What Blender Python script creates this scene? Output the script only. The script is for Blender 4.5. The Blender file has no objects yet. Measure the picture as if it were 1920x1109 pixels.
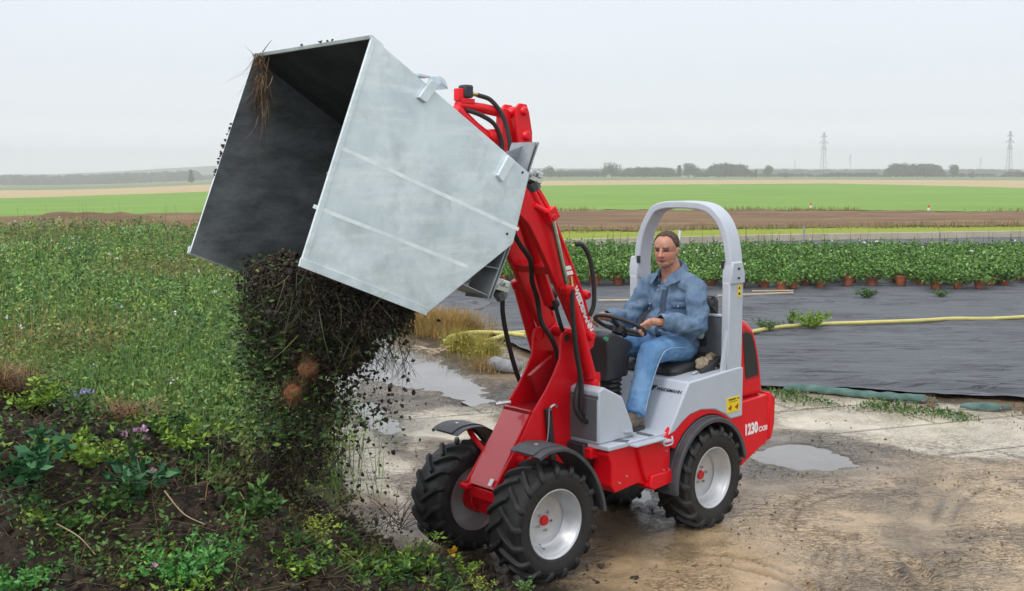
import bpy, bmesh, math, random
import numpy as np
from math import sin, cos, pi, radians, atan, atan2, sqrt, hypot
from mathutils import Vector, Matrix, noise as mnoise
random.seed(7); RNG = np.random.default_rng(7)
S = bpy.context.scene

# ------------------------------------------------------------------ camera, sky, sun, exposure
CAM_H = 2.373; HAZE = 0.00062
cam_d = bpy.data.cameras.new('camera'); cam = bpy.data.objects.new('camera', cam_d)
S.collection.objects.link(cam); S.camera = cam
cam_d.sensor_width = 36; cam_d.lens = 36 * 2136 / 1920
cam_d.clip_start = 0.05; cam_d.clip_end = 12000
cam.location = (0, 0, CAM_H)
cam.rotation_euler = (radians(90 - 6.08), 0, 0)

SUN_EL, SUN_AZ = radians(48), radians(215)      # azimuth clockwise from +Y
W = bpy.data.worlds.new('World'); S.world = W; W.use_nodes = True
nt = W.node_tree; nt.nodes.clear()
def wn(t, **k):
    n = nt.nodes.new(t)
    for a, b in k.items(): setattr(n, a, b)
    return n
sky = wn('ShaderNodeTexSky', sky_type='NISHITA', sun_disc=False)
sky.sun_elevation = SUN_EL; sky.sun_rotation = SUN_AZ
sky.dust_density = 5.0; sky.air_density = 1.0; sky.ozone_density = 1.0
bg1 = wn('ShaderNodeBackground'); bg1.inputs[1].default_value = 0.05
nt.links.new(sky.outputs[0], bg1.inputs[0])
# even cloud cover over that sky: pale at the horizon, brighter towards the zenith
tc = wn('ShaderNodeTexCoord'); sp = wn('ShaderNodeSeparateXYZ'); nt.links.new(tc.outputs['Generated'], sp.inputs[0])
rp = wn('ShaderNodeValToRGB')
rp.color_ramp.elements[0].position = 0.0; rp.color_ramp.elements[0].color = (1.36, 1.42, 1.47, 1)
rp.color_ramp.elements[1].position = 1.0; rp.color_ramp.elements[1].color = (1.45, 1.48, 1.55, 1)
e = rp.color_ramp.elements.new(0.45); e.color = (1.05, 1.09, 1.17, 1)
e = rp.color_ramp.elements.new(0.05); e.color = (0.88, 0.93, 0.975, 1)
e = rp.color_ramp.elements.new(0.09); e.color = (0.83, 0.885, 0.945, 1)
e = rp.color_ramp.elements.new(0.16); e.color = (0.82, 0.88, 0.955, 1)
nt.links.new(sp.outputs[2], rp.inputs[0])
ns = wn('ShaderNodeTexNoise'); ns.inputs['Scale'].default_value = 1.6; ns.inputs['Detail'].default_value = 3
mp = wn('ShaderNodeMapping'); mp.inputs['Scale'].default_value = (1, 1, 4)
nt.links.new(tc.outputs['Generated'], mp.inputs[0]); nt.links.new(mp.outputs[0], ns.inputs['Vector'])
mr = wn('ShaderNodeMapRange'); mr.inputs[3].default_value = 0.97; mr.inputs[4].default_value = 1.03
nt.links.new(ns.outputs[0], mr.inputs[0])
mx = wn('ShaderNodeVectorMath', operation='SCALE')
nt.links.new(rp.outputs[0], mx.inputs[0]); nt.links.new(mr.outputs[0], mx.inputs['Scale'])
bg2 = wn('ShaderNodeBackground'); bg2.inputs[1].default_value = 1.0
nt.links.new(mx.outputs[0], bg2.inputs[0])
mix = wn('ShaderNodeMixShader'); mix.inputs[0].default_value = 0.9
nt.links.new(bg1.outputs[0], mix.inputs[1]); nt.links.new(bg2.outputs[0], mix.inputs[2])
wo = wn('ShaderNodeOutputWorld'); nt.links.new(mix.outputs[0], wo.inputs[0])

sun_d = bpy.data.lights.new('sun', 'SUN'); sun = bpy.data.objects.new('sun', sun_d); S.collection.objects.link(sun)
sun_d.energy = 1.3; sun_d.angle = radians(16); sun_d.color = (1.0, 0.96, 0.9)
sdir = Vector((sin(SUN_AZ) * cos(SUN_EL), cos(SUN_AZ) * cos(SUN_EL), sin(SUN_EL)))
sun.rotation_euler = (-sdir).to_track_quat('-Z', 'Y').to_euler()
sun.location = (0, 0, 30)
S.view_settings.view_transform = 'Standard'; S.view_settings.look = 'None'
S.view_settings.exposure = 0.17; S.view_settings.gamma = 1.0
S.cycles.use_denoising = True
S.cycles.max_bounces = 6; S.cycles.diffuse_bounces = 3; S.cycles.glossy_bounces = 3; S.cycles.volume_bounces = 1
S.cycles.transparent_max_bounces = 8

# ------------------------------------------------------------------ materials
MATS = {}
def M(name, c1, c2=None, scale=6.0, rough=0.5, rough2=None, metal=0.0, bump=0.0, bscale=None, coat=0.0, detail=6, stretch=(1, 1, 1),
      lo=0.35, hi=0.65, attr=None, spec=0.5, subs=0.0, coord='Object', dist=0.0):
    m = bpy.data.materials.new(name); m.use_nodes = True; t = m.node_tree
    b = t.nodes['Principled BSDF']; MATS[name] = m
    L = t.links.new; N = t.nodes.new
    b.inputs['Roughness'].default_value = rough; b.inputs['Metallic'].default_value = metal
    b.inputs['Specular IOR Level'].default_value = spec
    if coat: b.inputs['Coat Weight'].default_value = coat; b.inputs['Coat Roughness'].default_value = 0.08
    if subs: b.inputs['Subsurface Weight'].default_value = subs; b.inputs['Subsurface Radius'].default_value = (0.02, 0.008, 0.004); b.inputs['Subsurface Scale'].default_value = 0.4
    tcn = N('ShaderNodeTexCoord'); mpn = N('ShaderNodeMapping'); mpn.inputs['Scale'].default_value = stretch
    L(tcn.outputs[coord], mpn.inputs[0])
    nz = N('ShaderNodeTexNoise'); nz.inputs['Scale'].default_value = scale; nz.inputs['Detail'].default_value = detail
    nz.inputs['Roughness'].default_value = 0.62; nz.inputs['Distortion'].default_value = dist
    L(mpn.outputs[0], nz.inputs['Vector'])
    r = N('ShaderNodeMapRange'); r.inputs[1].default_value = lo; r.inputs[2].default_value = hi
    L(nz.outputs[0], r.inputs[0])
    mixn = N('ShaderNodeMix'); mixn.data_type = 'RGBA'
    c2 = c2 or c1
    mixn.inputs[6].default_value = (*c1, 1); mixn.inputs[7].default_value = (*c2, 1)
    L(r.outputs[0], mixn.inputs[0]); col = mixn.outputs[2]
    if attr:
        a = N('ShaderNodeAttribute'); a.attribute_name = attr
        mul = N('ShaderNodeMix'); mul.data_type = 'RGBA'; mul.blend_type = 'MULTIPLY'; mul.inputs[0].default_value = 1
        L(a.outputs[0], mul.inputs[6]); L(col, mul.inputs[7]); col = mul.outputs[2]
    L(col, b.inputs['Base Color'])
    if rough2 is not None:
        r2 = N('ShaderNodeMapRange'); r2.inputs[1].default_value = lo; r2.inputs[2].default_value = hi
        r2.inputs[3].default_value = rough; r2.inputs[4].default_value = rough2
        L(nz.outputs[0], r2.inputs[0]); L(r2.outputs[0], b.inputs['Roughness'])
    if bump:
        n2 = N('ShaderNodeTexNoise'); n2.inputs['Scale'].default_value = bscale or scale * 3; n2.inputs['Detail'].default_value = 5
        L(mpn.outputs[0], n2.inputs['Vector'])
        bp = N('ShaderNodeBump'); bp.inputs['Strength'].default_value = 1; bp.inputs['Distance'].default_value = bump
        L(n2.outputs[0], bp.inputs['Height']); L(bp.outputs[0], b.inputs['Normal'])
    return m
M('red', (0.74, 0.004, 0.013), (0.68, 0.004, 0.012), 3, 0.32, 0.42, coat=0.12, bump=0.0004, bscale=40, spec=.3)
M('red_gloss', (0.66, 0.006, 0.015), (0.60, 0.006, 0.014), 3, 0.3, 0.36, coat=1.0, bump=0.0004, bscale=30)
M('dark_red', (0.42, 0.006, 0.012), (0.33, 0.006, 0.012), 8, 0.35)
M('grey_paint', (0.49, 0.53, 0.59), (0.45, 0.49, 0.55), 5, 0.42, 0.5, coat=0.15)
M('dark_grey_paint', (0.12, 0.13, 0.14), (0.10, 0.11, 0.12), 5, 0.5)
M('black_plastic', (0.018, 0.019, 0.021), (0.03, 0.031, 0.033), 12, 0.45, 0.6, bump=0.0003, bscale=150)
M('fender_plastic', (0.045, 0.05, 0.055), (0.065, 0.07, 0.078), 10, 0.42, 0.6, bump=0.0004, bscale=120)
M('seat_vinyl', (0.02, 0.02, 0.022), (0.035, 0.035, 0.036), 10, 0.5, bump=0.001, bscale=60)
M('rubber', (0.009, 0.0095, 0.010), (0.022, 0.0215, 0.021), 9, 0.42, 0.8, bump=0.0008, bscale=90)
M('hose_rubber', (0.012, 0.012, 0.013), (0.02, 0.02, 0.02), 30, 0.5, bump=0.001, bscale=220)
M('rim_silver', (0.60, 0.61, 0.62), (0.50, 0.51, 0.52), 5, 0.36, 0.45, metal=0.55)
M('steel', (0.62, 0.62, 0.62), (0.5, 0.5, 0.5), 30, 0.22, metal=1.0)
M('zinc_bright', (0.72, 0.73, 0.74), (0.55, 0.56, 0.57), 30, 0.3, metal=0.8)
M('zinc_seam', (0.90, 0.94, 0.97), (0.70, 0.76, 0.80), 9, 0.45, metal=.2)
M('zinc_dark', (0.20, 0.22, 0.24), (0.32, 0.34, 0.36), 8, 0.45, metal=.4)
M('brass', (0.6, 0.45, 0.15), (0.5, 0.35, 0.12), 30, 0.3, metal=1.0)
M('hub_red', (0.62, 0.006, 0.01), rough=0.4)
M('yellow_label', (0.85, 0.62, 0.01), rough=0.45)
M('black_print', (0.01, 0.01, 0.012), rough=0.5)
M('blue_print', (0.01, 0.012, 0.05), rough=0.5)
M('red_print', (0.3, 0.03, 0.01), rough=0.5)
M('white_print', (0.85, 0.85, 0.85), rough=0.45)
M('green_plastic', (0.01, 0.25, 0.12), rough=0.4)
M('dark_glass', (0.012, 0.014, 0.016), (0.02, 0.022, 0.024), 40, 0.35)
M('denim_jacket', (0.075, 0.13, 0.215), (0.17, 0.245, 0.35), 7, 0.85, bump=0.009, bscale=16, spec=0.2, dist=.6)
M('jeans', (0.075, 0.18, 0.36), (0.17, 0.32, 0.53), 7, 0.85, bump=0.003, bscale=35, spec=0.2, stretch=(1, 1, 0.5))
M('boot_leather', (0.10, 0.075, 0.05), (0.16, 0.125, 0.09), 20, 0.7, bump=0.002)
M('hair', (0.035, 0.022, 0.016), (0.12, 0.075, 0.052), 90, 0.8, bump=0.004, bscale=260)
M('skin', (1, 1, 1), (0.94, 0.9, 0.9), 30, 0.5, attr='Col', subs=0.1)
M('glove_cloth', (0.35, 0.29, 0.2), (0.22, 0.17, 0.12), 30, 0.9, bump=0.004)
M('leaf', (1.0, 1.0, 1.0), (0.8, 0.84, 0.8), 9, 0.5, attr='Col', spec=0.3)
M('soil_clod', (0.014, 0.010, 0.008), (0.055, 0.036, 0.024), 9, 0.9, bump=0.006, bscale=60)
M('terracotta', (0.38, 0.105, 0.05), (0.22, 0.075, 0.04), 6, 0.8)
M('yellow_hose', (0.62, 0.56, 0.18), (0.48, 0.43, 0.14), 5, 0.5, bump=0.003)
M('green_mesh', (0.045, 0.10, 0.085), (0.11, 0.19, 0.17), 7, 0.85, bump=0.01, bscale=30)
M('grey_sack', (0.16, 0.17, 0.18), (0.26, 0.27, 0.28), 6, 0.6, bump=0.01, bscale=14)
M('pale_wood', (0.62, 0.50, 0.34), (0.45, 0.35, 0.24), 8, 0.7)
M('wall_concrete', (0.40, 0.35, 0.27), (0.50, 0.45, 0.36), 1.2, 0.85, bump=0.01, bscale=10)
M('black_film', (0.03, 0.032, 0.036), (0.09, 0.095, 0.105), 5, 0.4, 0.6, bump=0.02, bscale=8)
M('pylon_steel', (0.2, 0.22, 0.24), rough=0.6)
M('post_white', (0.75, 0.75, 0.72), rough=0.6)
M('post_grey', (0.3, 0.3, 0.29), rough=0.8)
M('bark', (0.10, 0.08, 0.06), (0.06, 0.05, 0.04), 3, 0.9)

def ridges(name, scale, stretch, width, col, patch, bump, rot=0.0, amount=.8, lo=.45, skip=None):
    """thin irregular ridges and cracks in patches, as colour and relief of the surface itself"""
    t = MATS[name].node_tree; b = t.nodes['Principled BSDF']; N = t.nodes.new; L = t.links.new
    base = b.inputs['Base Color'].links[0].from_socket
    tcn = N('ShaderNodeTexCoord'); mp_ = N('ShaderNodeMapping'); mp_.inputs['Scale'].default_value = stretch; mp_.inputs['Rotation'].default_value = (0, 0, rot); L(tcn.outputs['Object'], mp_.inputs[0])
    n1 = N('ShaderNodeTexNoise'); n1.inputs['Scale'].default_value = scale; n1.inputs['Detail'].default_value = 4; n1.inputs['Distortion'].default_value = .8; L(mp_.outputs[0], n1.inputs['Vector'])
    s1 = N('ShaderNodeMath'); s1.operation = 'SUBTRACT'; s1.inputs[1].default_value = .5; L(n1.outputs[0], s1.inputs[0])
    a1 = N('ShaderNodeMath'); a1.operation = 'ABSOLUTE'; L(s1.outputs[0], a1.inputs[0])
    r1 = N('ShaderNodeMapRange'); r1.inputs[1].default_value = 0; r1.inputs[2].default_value = width; r1.inputs[3].default_value = 1; r1.inputs[4].default_value = 0; L(a1.outputs[0], r1.inputs[0])
    n2 = N('ShaderNodeTexNoise'); n2.inputs['Scale'].default_value = patch; n2.inputs['Detail'].default_value = 4; L(tcn.outputs['Object'], n2.inputs['Vector'])
    r2 = N('ShaderNodeMapRange'); r2.inputs[1].default_value = lo; r2.inputs[2].default_value = lo + .15; L(n2.outputs[0], r2.inputs[0])
    m1 = N('ShaderNodeMath'); m1.operation = 'MULTIPLY'; L(r1.outputs[0], m1.inputs[0]); L(r2.outputs[0], m1.inputs[1])
    if skip:
        a_ = N('ShaderNodeAttribute'); a_.attribute_name = skip; m0 = N('ShaderNodeMath'); m0.operation = 'MULTIPLY'; L(m1.outputs[0], m0.inputs[0]); L(a_.outputs[0], m0.inputs[1]); m1 = m0
    m2 = N('ShaderNodeMath'); m2.operation = 'MULTIPLY'; m2.inputs[1].default_value = amount; L(m1.outputs[0], m2.inputs[0])
    mx_ = N('ShaderNodeMix'); mx_.data_type = 'RGBA'; mx_.blend_type = 'MULTIPLY'; mx_.inputs[7].default_value = (*col, 1); L(m2.outputs[0], mx_.inputs[0]); L(base, mx_.inputs[6]); L(mx_.outputs[2], b.inputs['Base Color'])
    bp = N('ShaderNodeBump'); bp.inputs['Distance'].default_value = bump; L(m1.outputs[0], bp.inputs['Height'])
    if b.inputs['Normal'].links: L(b.inputs['Normal'].links[0].from_socket, bp.inputs['Normal'])
    L(bp.outputs[0], b.inputs['Normal'])

def galvanised(name, dirt_shade):
    """Hot-dip zinc: mottled pale grey, cloudy roughness; 'dirt' is the share of dried mud film and painted-in shade inside the bucket."""
    m = M(name, (0.55, 0.62, 0.665), (0.78, 0.85, 0.89), 4.2, 0.3, 0.55, metal=0.35, bump=0.0015, bscale=9, lo=0.3, hi=0.7, dist=0.6)
    t = m.node_tree; b = t.nodes['Principled BSDF']; N = t.nodes.new; L = t.links.new
    base = b.inputs['Base Color'].links[0].from_socket
    tcn = N('ShaderNodeTexCoord')
    # long drawn streaks (zinc runs and scratches)
    mpn = N('ShaderNodeMapping'); mpn.inputs['Rotation'].default_value = (0, radians(-32), 0); mpn.inputs['Scale'].default_value = (.7, 1.5, 7)
    L(tcn.outputs['Object'], mpn.inputs[0])
    n1 = N('ShaderNodeTexNoise'); n1.inputs['Scale'].default_value = 2.2; n1.inputs['Detail'].default_value = 9; n1.inputs['Roughness'].default_value = 0.7
    L(mpn.outputs[0], n1.inputs['Vector'])
    r1 = N('ShaderNodeMapRange'); r1.inputs[1].default_value = 0.47; r1.inputs[2].default_value = 0.72; r1.inputs[4].default_value = 0.75
    L(n1.outputs[0], r1.inputs[0])
    m1 = N('ShaderNodeMix'); m1.data_type = 'RGBA'; m1.inputs[7].default_value = (0.86, 0.89, 0.91, 1)
    L(r1.outputs[0], m1.inputs[0]); L(base, m1.inputs[6])
    # darker cloudy blotches
    n2 = N('ShaderNodeTexNoise'); n2.inputs['Scale'].default_value = 5.5; n2.inputs['Detail'].default_value = 7; n2.inputs['Roughness'].default_value = 0.65
    L(tcn.outputs['Object'], n2.inputs['Vector'])
    r2 = N('ShaderNodeMapRange'); r2.inputs[1].default_value = 0.5; r2.inputs[2].default_value = 0.7; r2.inputs[4].default_value = 0.6
    L(n2.outputs[0], r2.inputs[0])
    m2 = N('ShaderNodeMix'); m2.data_type = 'RGBA'; m2.inputs[7].default_value = (0.44, 0.49, 0.51, 1)
    L(r2.outputs[0], m2.inputs[0]); L(m1.outputs[2], m2.inputs[6])
    out = m2.outputs[2]
    if dirt_shade:
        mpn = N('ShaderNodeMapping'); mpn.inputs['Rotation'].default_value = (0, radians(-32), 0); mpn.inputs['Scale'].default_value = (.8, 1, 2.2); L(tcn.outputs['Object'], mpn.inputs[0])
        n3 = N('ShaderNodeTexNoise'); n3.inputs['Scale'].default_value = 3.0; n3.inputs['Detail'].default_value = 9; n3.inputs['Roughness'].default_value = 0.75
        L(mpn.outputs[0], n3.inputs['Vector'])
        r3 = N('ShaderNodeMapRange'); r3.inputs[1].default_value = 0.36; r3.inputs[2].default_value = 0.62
        r3.inputs[3].default_value = dirt_shade; r3.inputs[4].default_value = dirt_shade * (0.78 if dirt_shade < 1 else .95)
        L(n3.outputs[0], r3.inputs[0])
        m3 = N('ShaderNodeMix'); m3.data_type = 'RGBA'; m3.inputs[7].default_value = ((0.045, 0.05, 0.055, 1) if dirt_shade < 1 else (0.012, 0.012, 0.012, 1))  # dark tone holds the mud film and the painted shade of the interior
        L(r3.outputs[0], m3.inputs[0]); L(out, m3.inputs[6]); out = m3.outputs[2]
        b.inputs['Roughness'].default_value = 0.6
    L(out, b.inputs['Base Color'])
galvanised('galvanised', 0)
galvanised('galvanised_dirt_shade', 0.93)  # inner side faces: dirt stains plus interior shade put into the colour
galvanised('galvanised_mud_shade', 1.0); MATS['galvanised_mud_shade'].node_tree.nodes['Principled BSDF'].inputs['Metallic'].default_value = 0.0  # nearly black: shade under the tipped floor painted in with the mud

# ------------------------------------------------------------------ object helpers
def link(o, parent=None):
    S.collection.objects.link(o)
    if parent: o.parent = parent
    return o
def tag(o, label=None, cat=None, group=None, kind=None):
    if label: o['label'] = label
    if cat: o['category'] = cat
    if group: o['group'] = group
    if kind: o['kind'] = kind
    return o
def empty(name, loc=(0, 0, 0), rz=0.0):
    o = bpy.data.objects.new(name, None); o.empty_display_size = 0.2
    o.location = loc; o.rotation_euler = (0, 0, rz); return link(o)
def copy_tree(o, parent=None):
    c = o.copy(); S.collection.objects.link(c)
    if parent: c.parent = parent
    for ch in list(o.children): copy_tree(ch, c)
    return c
def catmull(p, k=6):
    p = [Vector(q) for q in p]
    if len(p) < 3: return p
    out = []
    q = [p[0] * 2 - p[1]] + p + [p[-1] * 2 - p[-2]]
    for i in range(1, len(q) - 2):
        for j in range(k):
            t = j / k
            out.append(0.5 * ((2 * q[i]) + (q[i + 1] - q[i - 1]) * t + (2 * q[i - 1] - 5 * q[i] + 4 * q[i + 1] - q[i + 2]) * t * t + (3 * q[i] - q[i - 1] - 3 * q[i + 1] + q[i + 2]) * t ** 3))
    out.append(p[-1]); return out
class MB:
    def __init__(s): s.v = []; s.f = []; s.m = []
    def add(s, vs, fs, mi=0):
        b = len(s.v); s.v += [tuple(q) for q in vs]; s.f += [tuple(b + i for i in f) for f in fs]; s.m += [mi] * len(fs); return s
    def box(s, c, d, mi=0, rot=None):
        x, y, z = [q / 2 for q in d]
        vs = [Vector((a * x, b * y, e * z)) for a in (-1, 1) for b in (-1, 1) for e in (-1, 1)]
        if rot is not None: vs = [rot @ q for q in vs]
        vs = [q + Vector(c) for q in vs]
        return s.add(vs, [(0, 1, 3, 2), (4, 6, 7, 5), (0, 4, 5, 1), (2, 3, 7, 6), (0, 2, 6, 4), (1, 5, 7, 3)], mi)
    def prism(s, poly, y0, y1, mi=0, mi0=None, mi1=None):
        """poly in (x, z), extruded along y"""
        n = len(poly)
        ar = sum(poly[i][0] * poly[(i + 1) % n][1] - poly[(i + 1) % n][0] * poly[i][1] for i in range(n))
        if ar < 0: poly = poly[::-1]
        if y0 > y1: y0, y1 = y1, y0; mi0, mi1 = mi1, mi0
        vs = [(p[0], y0, p[1]) for p in poly] + [(p[0], y1, p[1]) for p in poly]
        s.add(vs, [(i, (i + 1) % n, n + (i + 1) % n, n + i)[::1] for i in range(n)], mi)
        b = len(s.v) - 2 * n
        s.f.append(tuple(b + i for i in range(n))[::-1][::-1]); s.m.append(mi if mi0 is None else mi0)
        s.f.append(tuple(b + n + i for i in range(n))[::-1]); s.m.append(mi if mi1 is None else mi1)
        return s
    def strip(s, path, y0, y1, th, mi=0):
        """bent plate: path in (x, z), thickness th"""
        P = [Vector((p[0], p[1])) for p in path]; up = []; lo = []
        for i, p in enumerate(P):
            a = P[max(i - 1, 0)]; b = P[min(i + 1, len(P) - 1)]
            t = (b - a).normalized(); n = Vector((-t.y, t.x)) * th / 2
            up.append(tuple(p + n)); lo.append(tuple(p - n))
        return s.prism(up + lo[::-1], y0, y1, mi)
    def tube(s, pts, r, n=10, mi=0, smooth=0, caps=True):
        pts = catmull(pts, smooth) if smooth else [Vector(p) for p in pts]
        rr = r if isinstance(r, (list, tuple)) else [r] * len(pts)
        if len(rr) != len(pts):
            rr = [rr[0] + (rr[-1] - rr[0]) * i / (len(pts) - 1) for i in range(len(pts))]
        d0 = (pts[1] - pts[0]).normalized()
        u = d0.orthogonal().normalized(); vs = []; L = len(pts)
        for i, p in enumerate(pts):
            d = (pts[min(i + 1, L - 1)] - pts[max(i - 1, 0)]).normalized()
            u = (u - d * u.dot(d)).normalized(); w = d.cross(u)
            for k in range(n):
                a = 2 * pi * k / n; vs.append(p + (u * cos(a) + w * sin(a)) * rr[i])
        fs = [(i * n + k, i * n + (k + 1) % n, (i + 1) * n + (k + 1) % n, (i + 1) * n + k) for i in range(L - 1) for k in range(n)]
        if caps: fs += [tuple(range(n))[::-1], tuple((L - 1) * n + k for k in range(n))]
        return s.add(vs, fs, mi)
    def lathe(s, prof, n=40, mi=0, c=(0, 0, 0), closed=False, axis='y', caps=False):
        """profile of (r, h) about an axis through c"""
        vs = []; L = len(prof)
        for r, h in prof:
            for k in range(n):
                a = 2 * pi * k / n
                q = (r * cos(a), h, r * sin(a)) if axis == 'y' else (r * cos(a), r * sin(a), h)
                vs.append((c[0] + q[0], c[1] + q[1], c[2] + q[2]))
        fs = []
        for i in range(L if closed else L - 1):
            j = (i + 1) % L
            for k in range(n):
                f = (i * n + k, i * n + (k + 1) % n, j * n + (k + 1) % n, j * n + k)
                fs.append(f)
        if caps:
            if prof[0][0] > 1e-6: fs.append(tuple(range(n)))
            if prof[-1][0] > 1e-6: fs.append(tuple((L - 1) * n + k for k in range(n)))
        return s.add(vs, fs, mi)
    def ball(s, c, r, n=10, mi=0, rot=None):
        r = (r, r, r) if not isinstance(r, (tuple, list)) else r
        vs = []; fs = []
        for i in range(n + 1):
            t = pi * i / n
            for k in range(2 * n):
                a = pi * k / n; q = Vector((r[0] * sin(t) * cos(a), r[1] * sin(t) * sin(a), r[2] * cos(t)))
                if rot is not None: q = rot @ q
                vs.append(q + Vector(c))
        for i in range(n):
            for k in range(2 * n):
                fs.append((i * 2 * n + k, (i + 1) * 2 * n + k, (i + 1) * 2 * n + (k + 1) % (2 * n), i * 2 * n + (k + 1) % (2 * n)))
        return s.add(vs, fs, mi)
    def build(s, name, mats, parent=None, frame=None, bevel=0.0, seg=2, angle=35, loc=None, clamp=True, recalc=True):
        vs = s.v
        if frame is not None: vs = [tuple(frame @ Vector(q)) for q in vs]
        if loc is not None: vs = [(q[0] - loc[0], q[1] - loc[1], q[2] - loc[2]) for q in vs]
        me = bpy.data.meshes.new(name); me.from_pydata(vs, [], s.f)
        for m in (mats if isinstance(mats, (list, tuple)) else [mats]): me.materials.append(MATS[m])
        me.polygons.foreach_set('material_index', s.m)
        if recalc:
            bm = bmesh.new(); bm.from_mesh(me); bmesh.ops.recalc_face_normals(bm, faces=bm.faces); bm.to_mesh(me); bm.free()
        me.shade_smooth(); me.set_sharp_from_angle(angle=radians(angle))
        o = bpy.data.objects.new(name, me); link(o, parent)
        if loc is not None: o.location = loc
        if bevel:
            b = o.modifiers.new('bevel', 'BEVEL'); b.width = bevel; b.segments = seg; b.limit_method = 'ANGLE'; b.angle_limit = radians(30)
            b.use_clamp_overlap = clamp; b.harden_normals = False
        return o
def lettering(body, size, o, X, Y, mat, parent, name='lettering', frame=None, bold=0.02, shear=0.0, spacing=1.0, xs=1.0):
    c = bpy.data.curves.new(name, 'FONT'); c.body = body; c.size = size; c.offset = bold * size; c.extrude = 0.0006
    c.shear = shear; c.space_character = spacing
    t = bpy.data.objects.new('tmp', c); S.collection.objects.link(t)
    dg = bpy.context.evaluated_depsgraph_get(); me = bpy.data.meshes.new_from_object(t.evaluated_get(dg))
    bpy.data.objects.remove(t); bpy.data.curves.remove(c)
    X = Vector(X).normalized() * xs; Y = Vector(Y).normalized(); Z = X.normalized().cross(Y); o = Vector(o)
    for v in me.vertices:
        q = o + X * v.co.x + Y * v.co.y + Z * v.co.z
        v.co = frame @ q if frame is not None else q
    me.materials.clear(); me.materials.append(MATS[mat])
    return link(bpy.data.objects.new(name, me), parent)

# value noise, numpy
def vnoise(x, y, seed=0):
    r = np.random.default_rng(seed).random((256, 256))
    xi = np.floor(x).astype(int); yi = np.floor(y).astype(int); fx = x - xi; fy = y - yi
    fx = fx * fx * (3 - 2 * fx); fy = fy * fy * (3 - 2 * fy)
    g = lambda a, b: r[a % 256, b % 256]
    return (g(xi, yi) * (1 - fx) + g(xi + 1, yi) * fx) * (1 - fy) + (g(xi, yi + 1) * (1 - fx) + g(xi + 1, yi + 1) * fx) * fy
def fbm(x, y, f, o=4, seed=0, gain=0.5):
    s = 0; a = 1; n = 0
    for i in range(o):
        s = s + a * vnoise(x * f, y * f, seed + i); n += a; a *= gain; f *= 2.03
    return s / n
def sstep(a, b, x):
    t = np.clip((x - a) / (b - a), 0, 1); return t * t * (3 - 2 * t)
def polydist(X, Y, poly):
    """signed distance, positive inside"""
    d = np.full(X.shape, 1e9); ins = np.zeros(X.shape, bool); n = len(poly)
    for i in range(n):
        ax, ay = poly[i]; bx, by = poly[(i + 1) % n]
        ex, ey = bx - ax, by - ay; t = np.clip(((X - ax) * ex + (Y - ay) * ey) / (ex * ex + ey * ey + 1e-12), 0, 1)
        d = np.minimum(d, np.hypot(X - ax - t * ex, Y - ay - t * ey))
        c = ((ay > Y) != (by > Y)) & (X < (bx - ax) * (Y - ay) / (by - ay + 1e-12) + ax); ins ^= c
    return np.where(ins, d, -d)
def np_mesh(name, v, f, mats, cols=None, mi=None, smooth=False):
    me = bpy.data.meshes.new(name); nf, k = f.shape
    me.vertices.add(len(v)); me.vertices.foreach_set('co', np.asarray(v, np.float32).ravel())
    me.loops.add(nf * k); me.loops.foreach_set('vertex_index', f.astype(np.int32).ravel())
    me.polygons.add(nf); me.polygons.foreach_set('loop_start', np.arange(0, nf * k, k, dtype=np.int32))
    me.polygons.foreach_set('loop_total', np.full(nf, k, np.int32))
    for m in mats: me.materials.append(MATS[m] if isinstance(m, str) else m)
    if mi is not None: me.polygons.foreach_set('material_index', mi.astype(np.int32))
    if smooth: me.polygons.foreach_set('use_smooth', np.ones(nf, bool))
    me.update(calc_edges=True); me.validate()
    if cols is not None:
        a = me.color_attributes.new('Col', 'FLOAT_COLOR', 'POINT')
        c = np.ones((len(v), 4), np.float32); c[:, :3] = cols; a.data.foreach_set('color', c.ravel())
    return me
def np_obj(name, me, parent=None, loc=None):
    o = bpy.data.objects.new(name, me); link(o, parent)
    if loc is not None: o.location = loc
    return o
def grid(xs, ys, zf):
    X, Y = np.meshgrid(xs, ys); Z = zf(X, Y)
    nx, ny = len(xs), len(ys); i = np.arange(nx * ny).reshape(ny, nx)
    f = np.stack([i[:-1, :-1], i[:-1, 1:], i[1:, 1:], i[1:, :-1]], -1).reshape(-1, 4)
    return np.stack([X, Y, Z], -1).reshape(-1, 3), f, X, Y

def col1(a, n):
    a = np.asarray(a, float); return np.full((n, 1), float(a)) if a.ndim == 0 else a.reshape(n, 1)
# leaves: many folded diamonds, returned as arrays
def leaves(P, size, col, up=0.4, aspect=0.45, rng=RNG, dirs=None, colvar=0.25, fold=0.25):
    n = len(P); size = col1(size, n); col = np.broadcast_to(col, (n, 3))
    if dirs is None:
        d = rng.normal(size=(n, 3)); d[:, 2] = np.abs(d[:, 2]) * up * 2 - 0.15
    else: d = dirs + rng.normal(size=(n, 3)) * 0.25
    d /= np.linalg.norm(d, axis=1, keepdims=True) + 1e-9
    r = rng.normal(size=(n, 3)); r[:, 2] *= 0.5; s = np.cross(d, r); s /= np.linalg.norm(s, axis=1, keepdims=True) + 1e-9
    nn = np.cross(s, d)
    a = P; tip = P + d * size; mid = P + d * size * 0.45 + nn * size * fold * 0.3
    v = np.stack([a, mid + s * size * aspect * 0.5 , tip - nn * size * fold * 0.25, mid - s * size * aspect * 0.5], 1).reshape(-1, 3)
    f = np.arange(4 * n).reshape(n, 4)
    c = col * (1 + (rng.random((n, 1)) - 0.5) * 2 * colvar); c = c * (1 + (rng.random((n, 3)) - 0.5) * 0.15)
    return v, f, np.repeat(np.clip(c, 0, 1), 4, 0)
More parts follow.
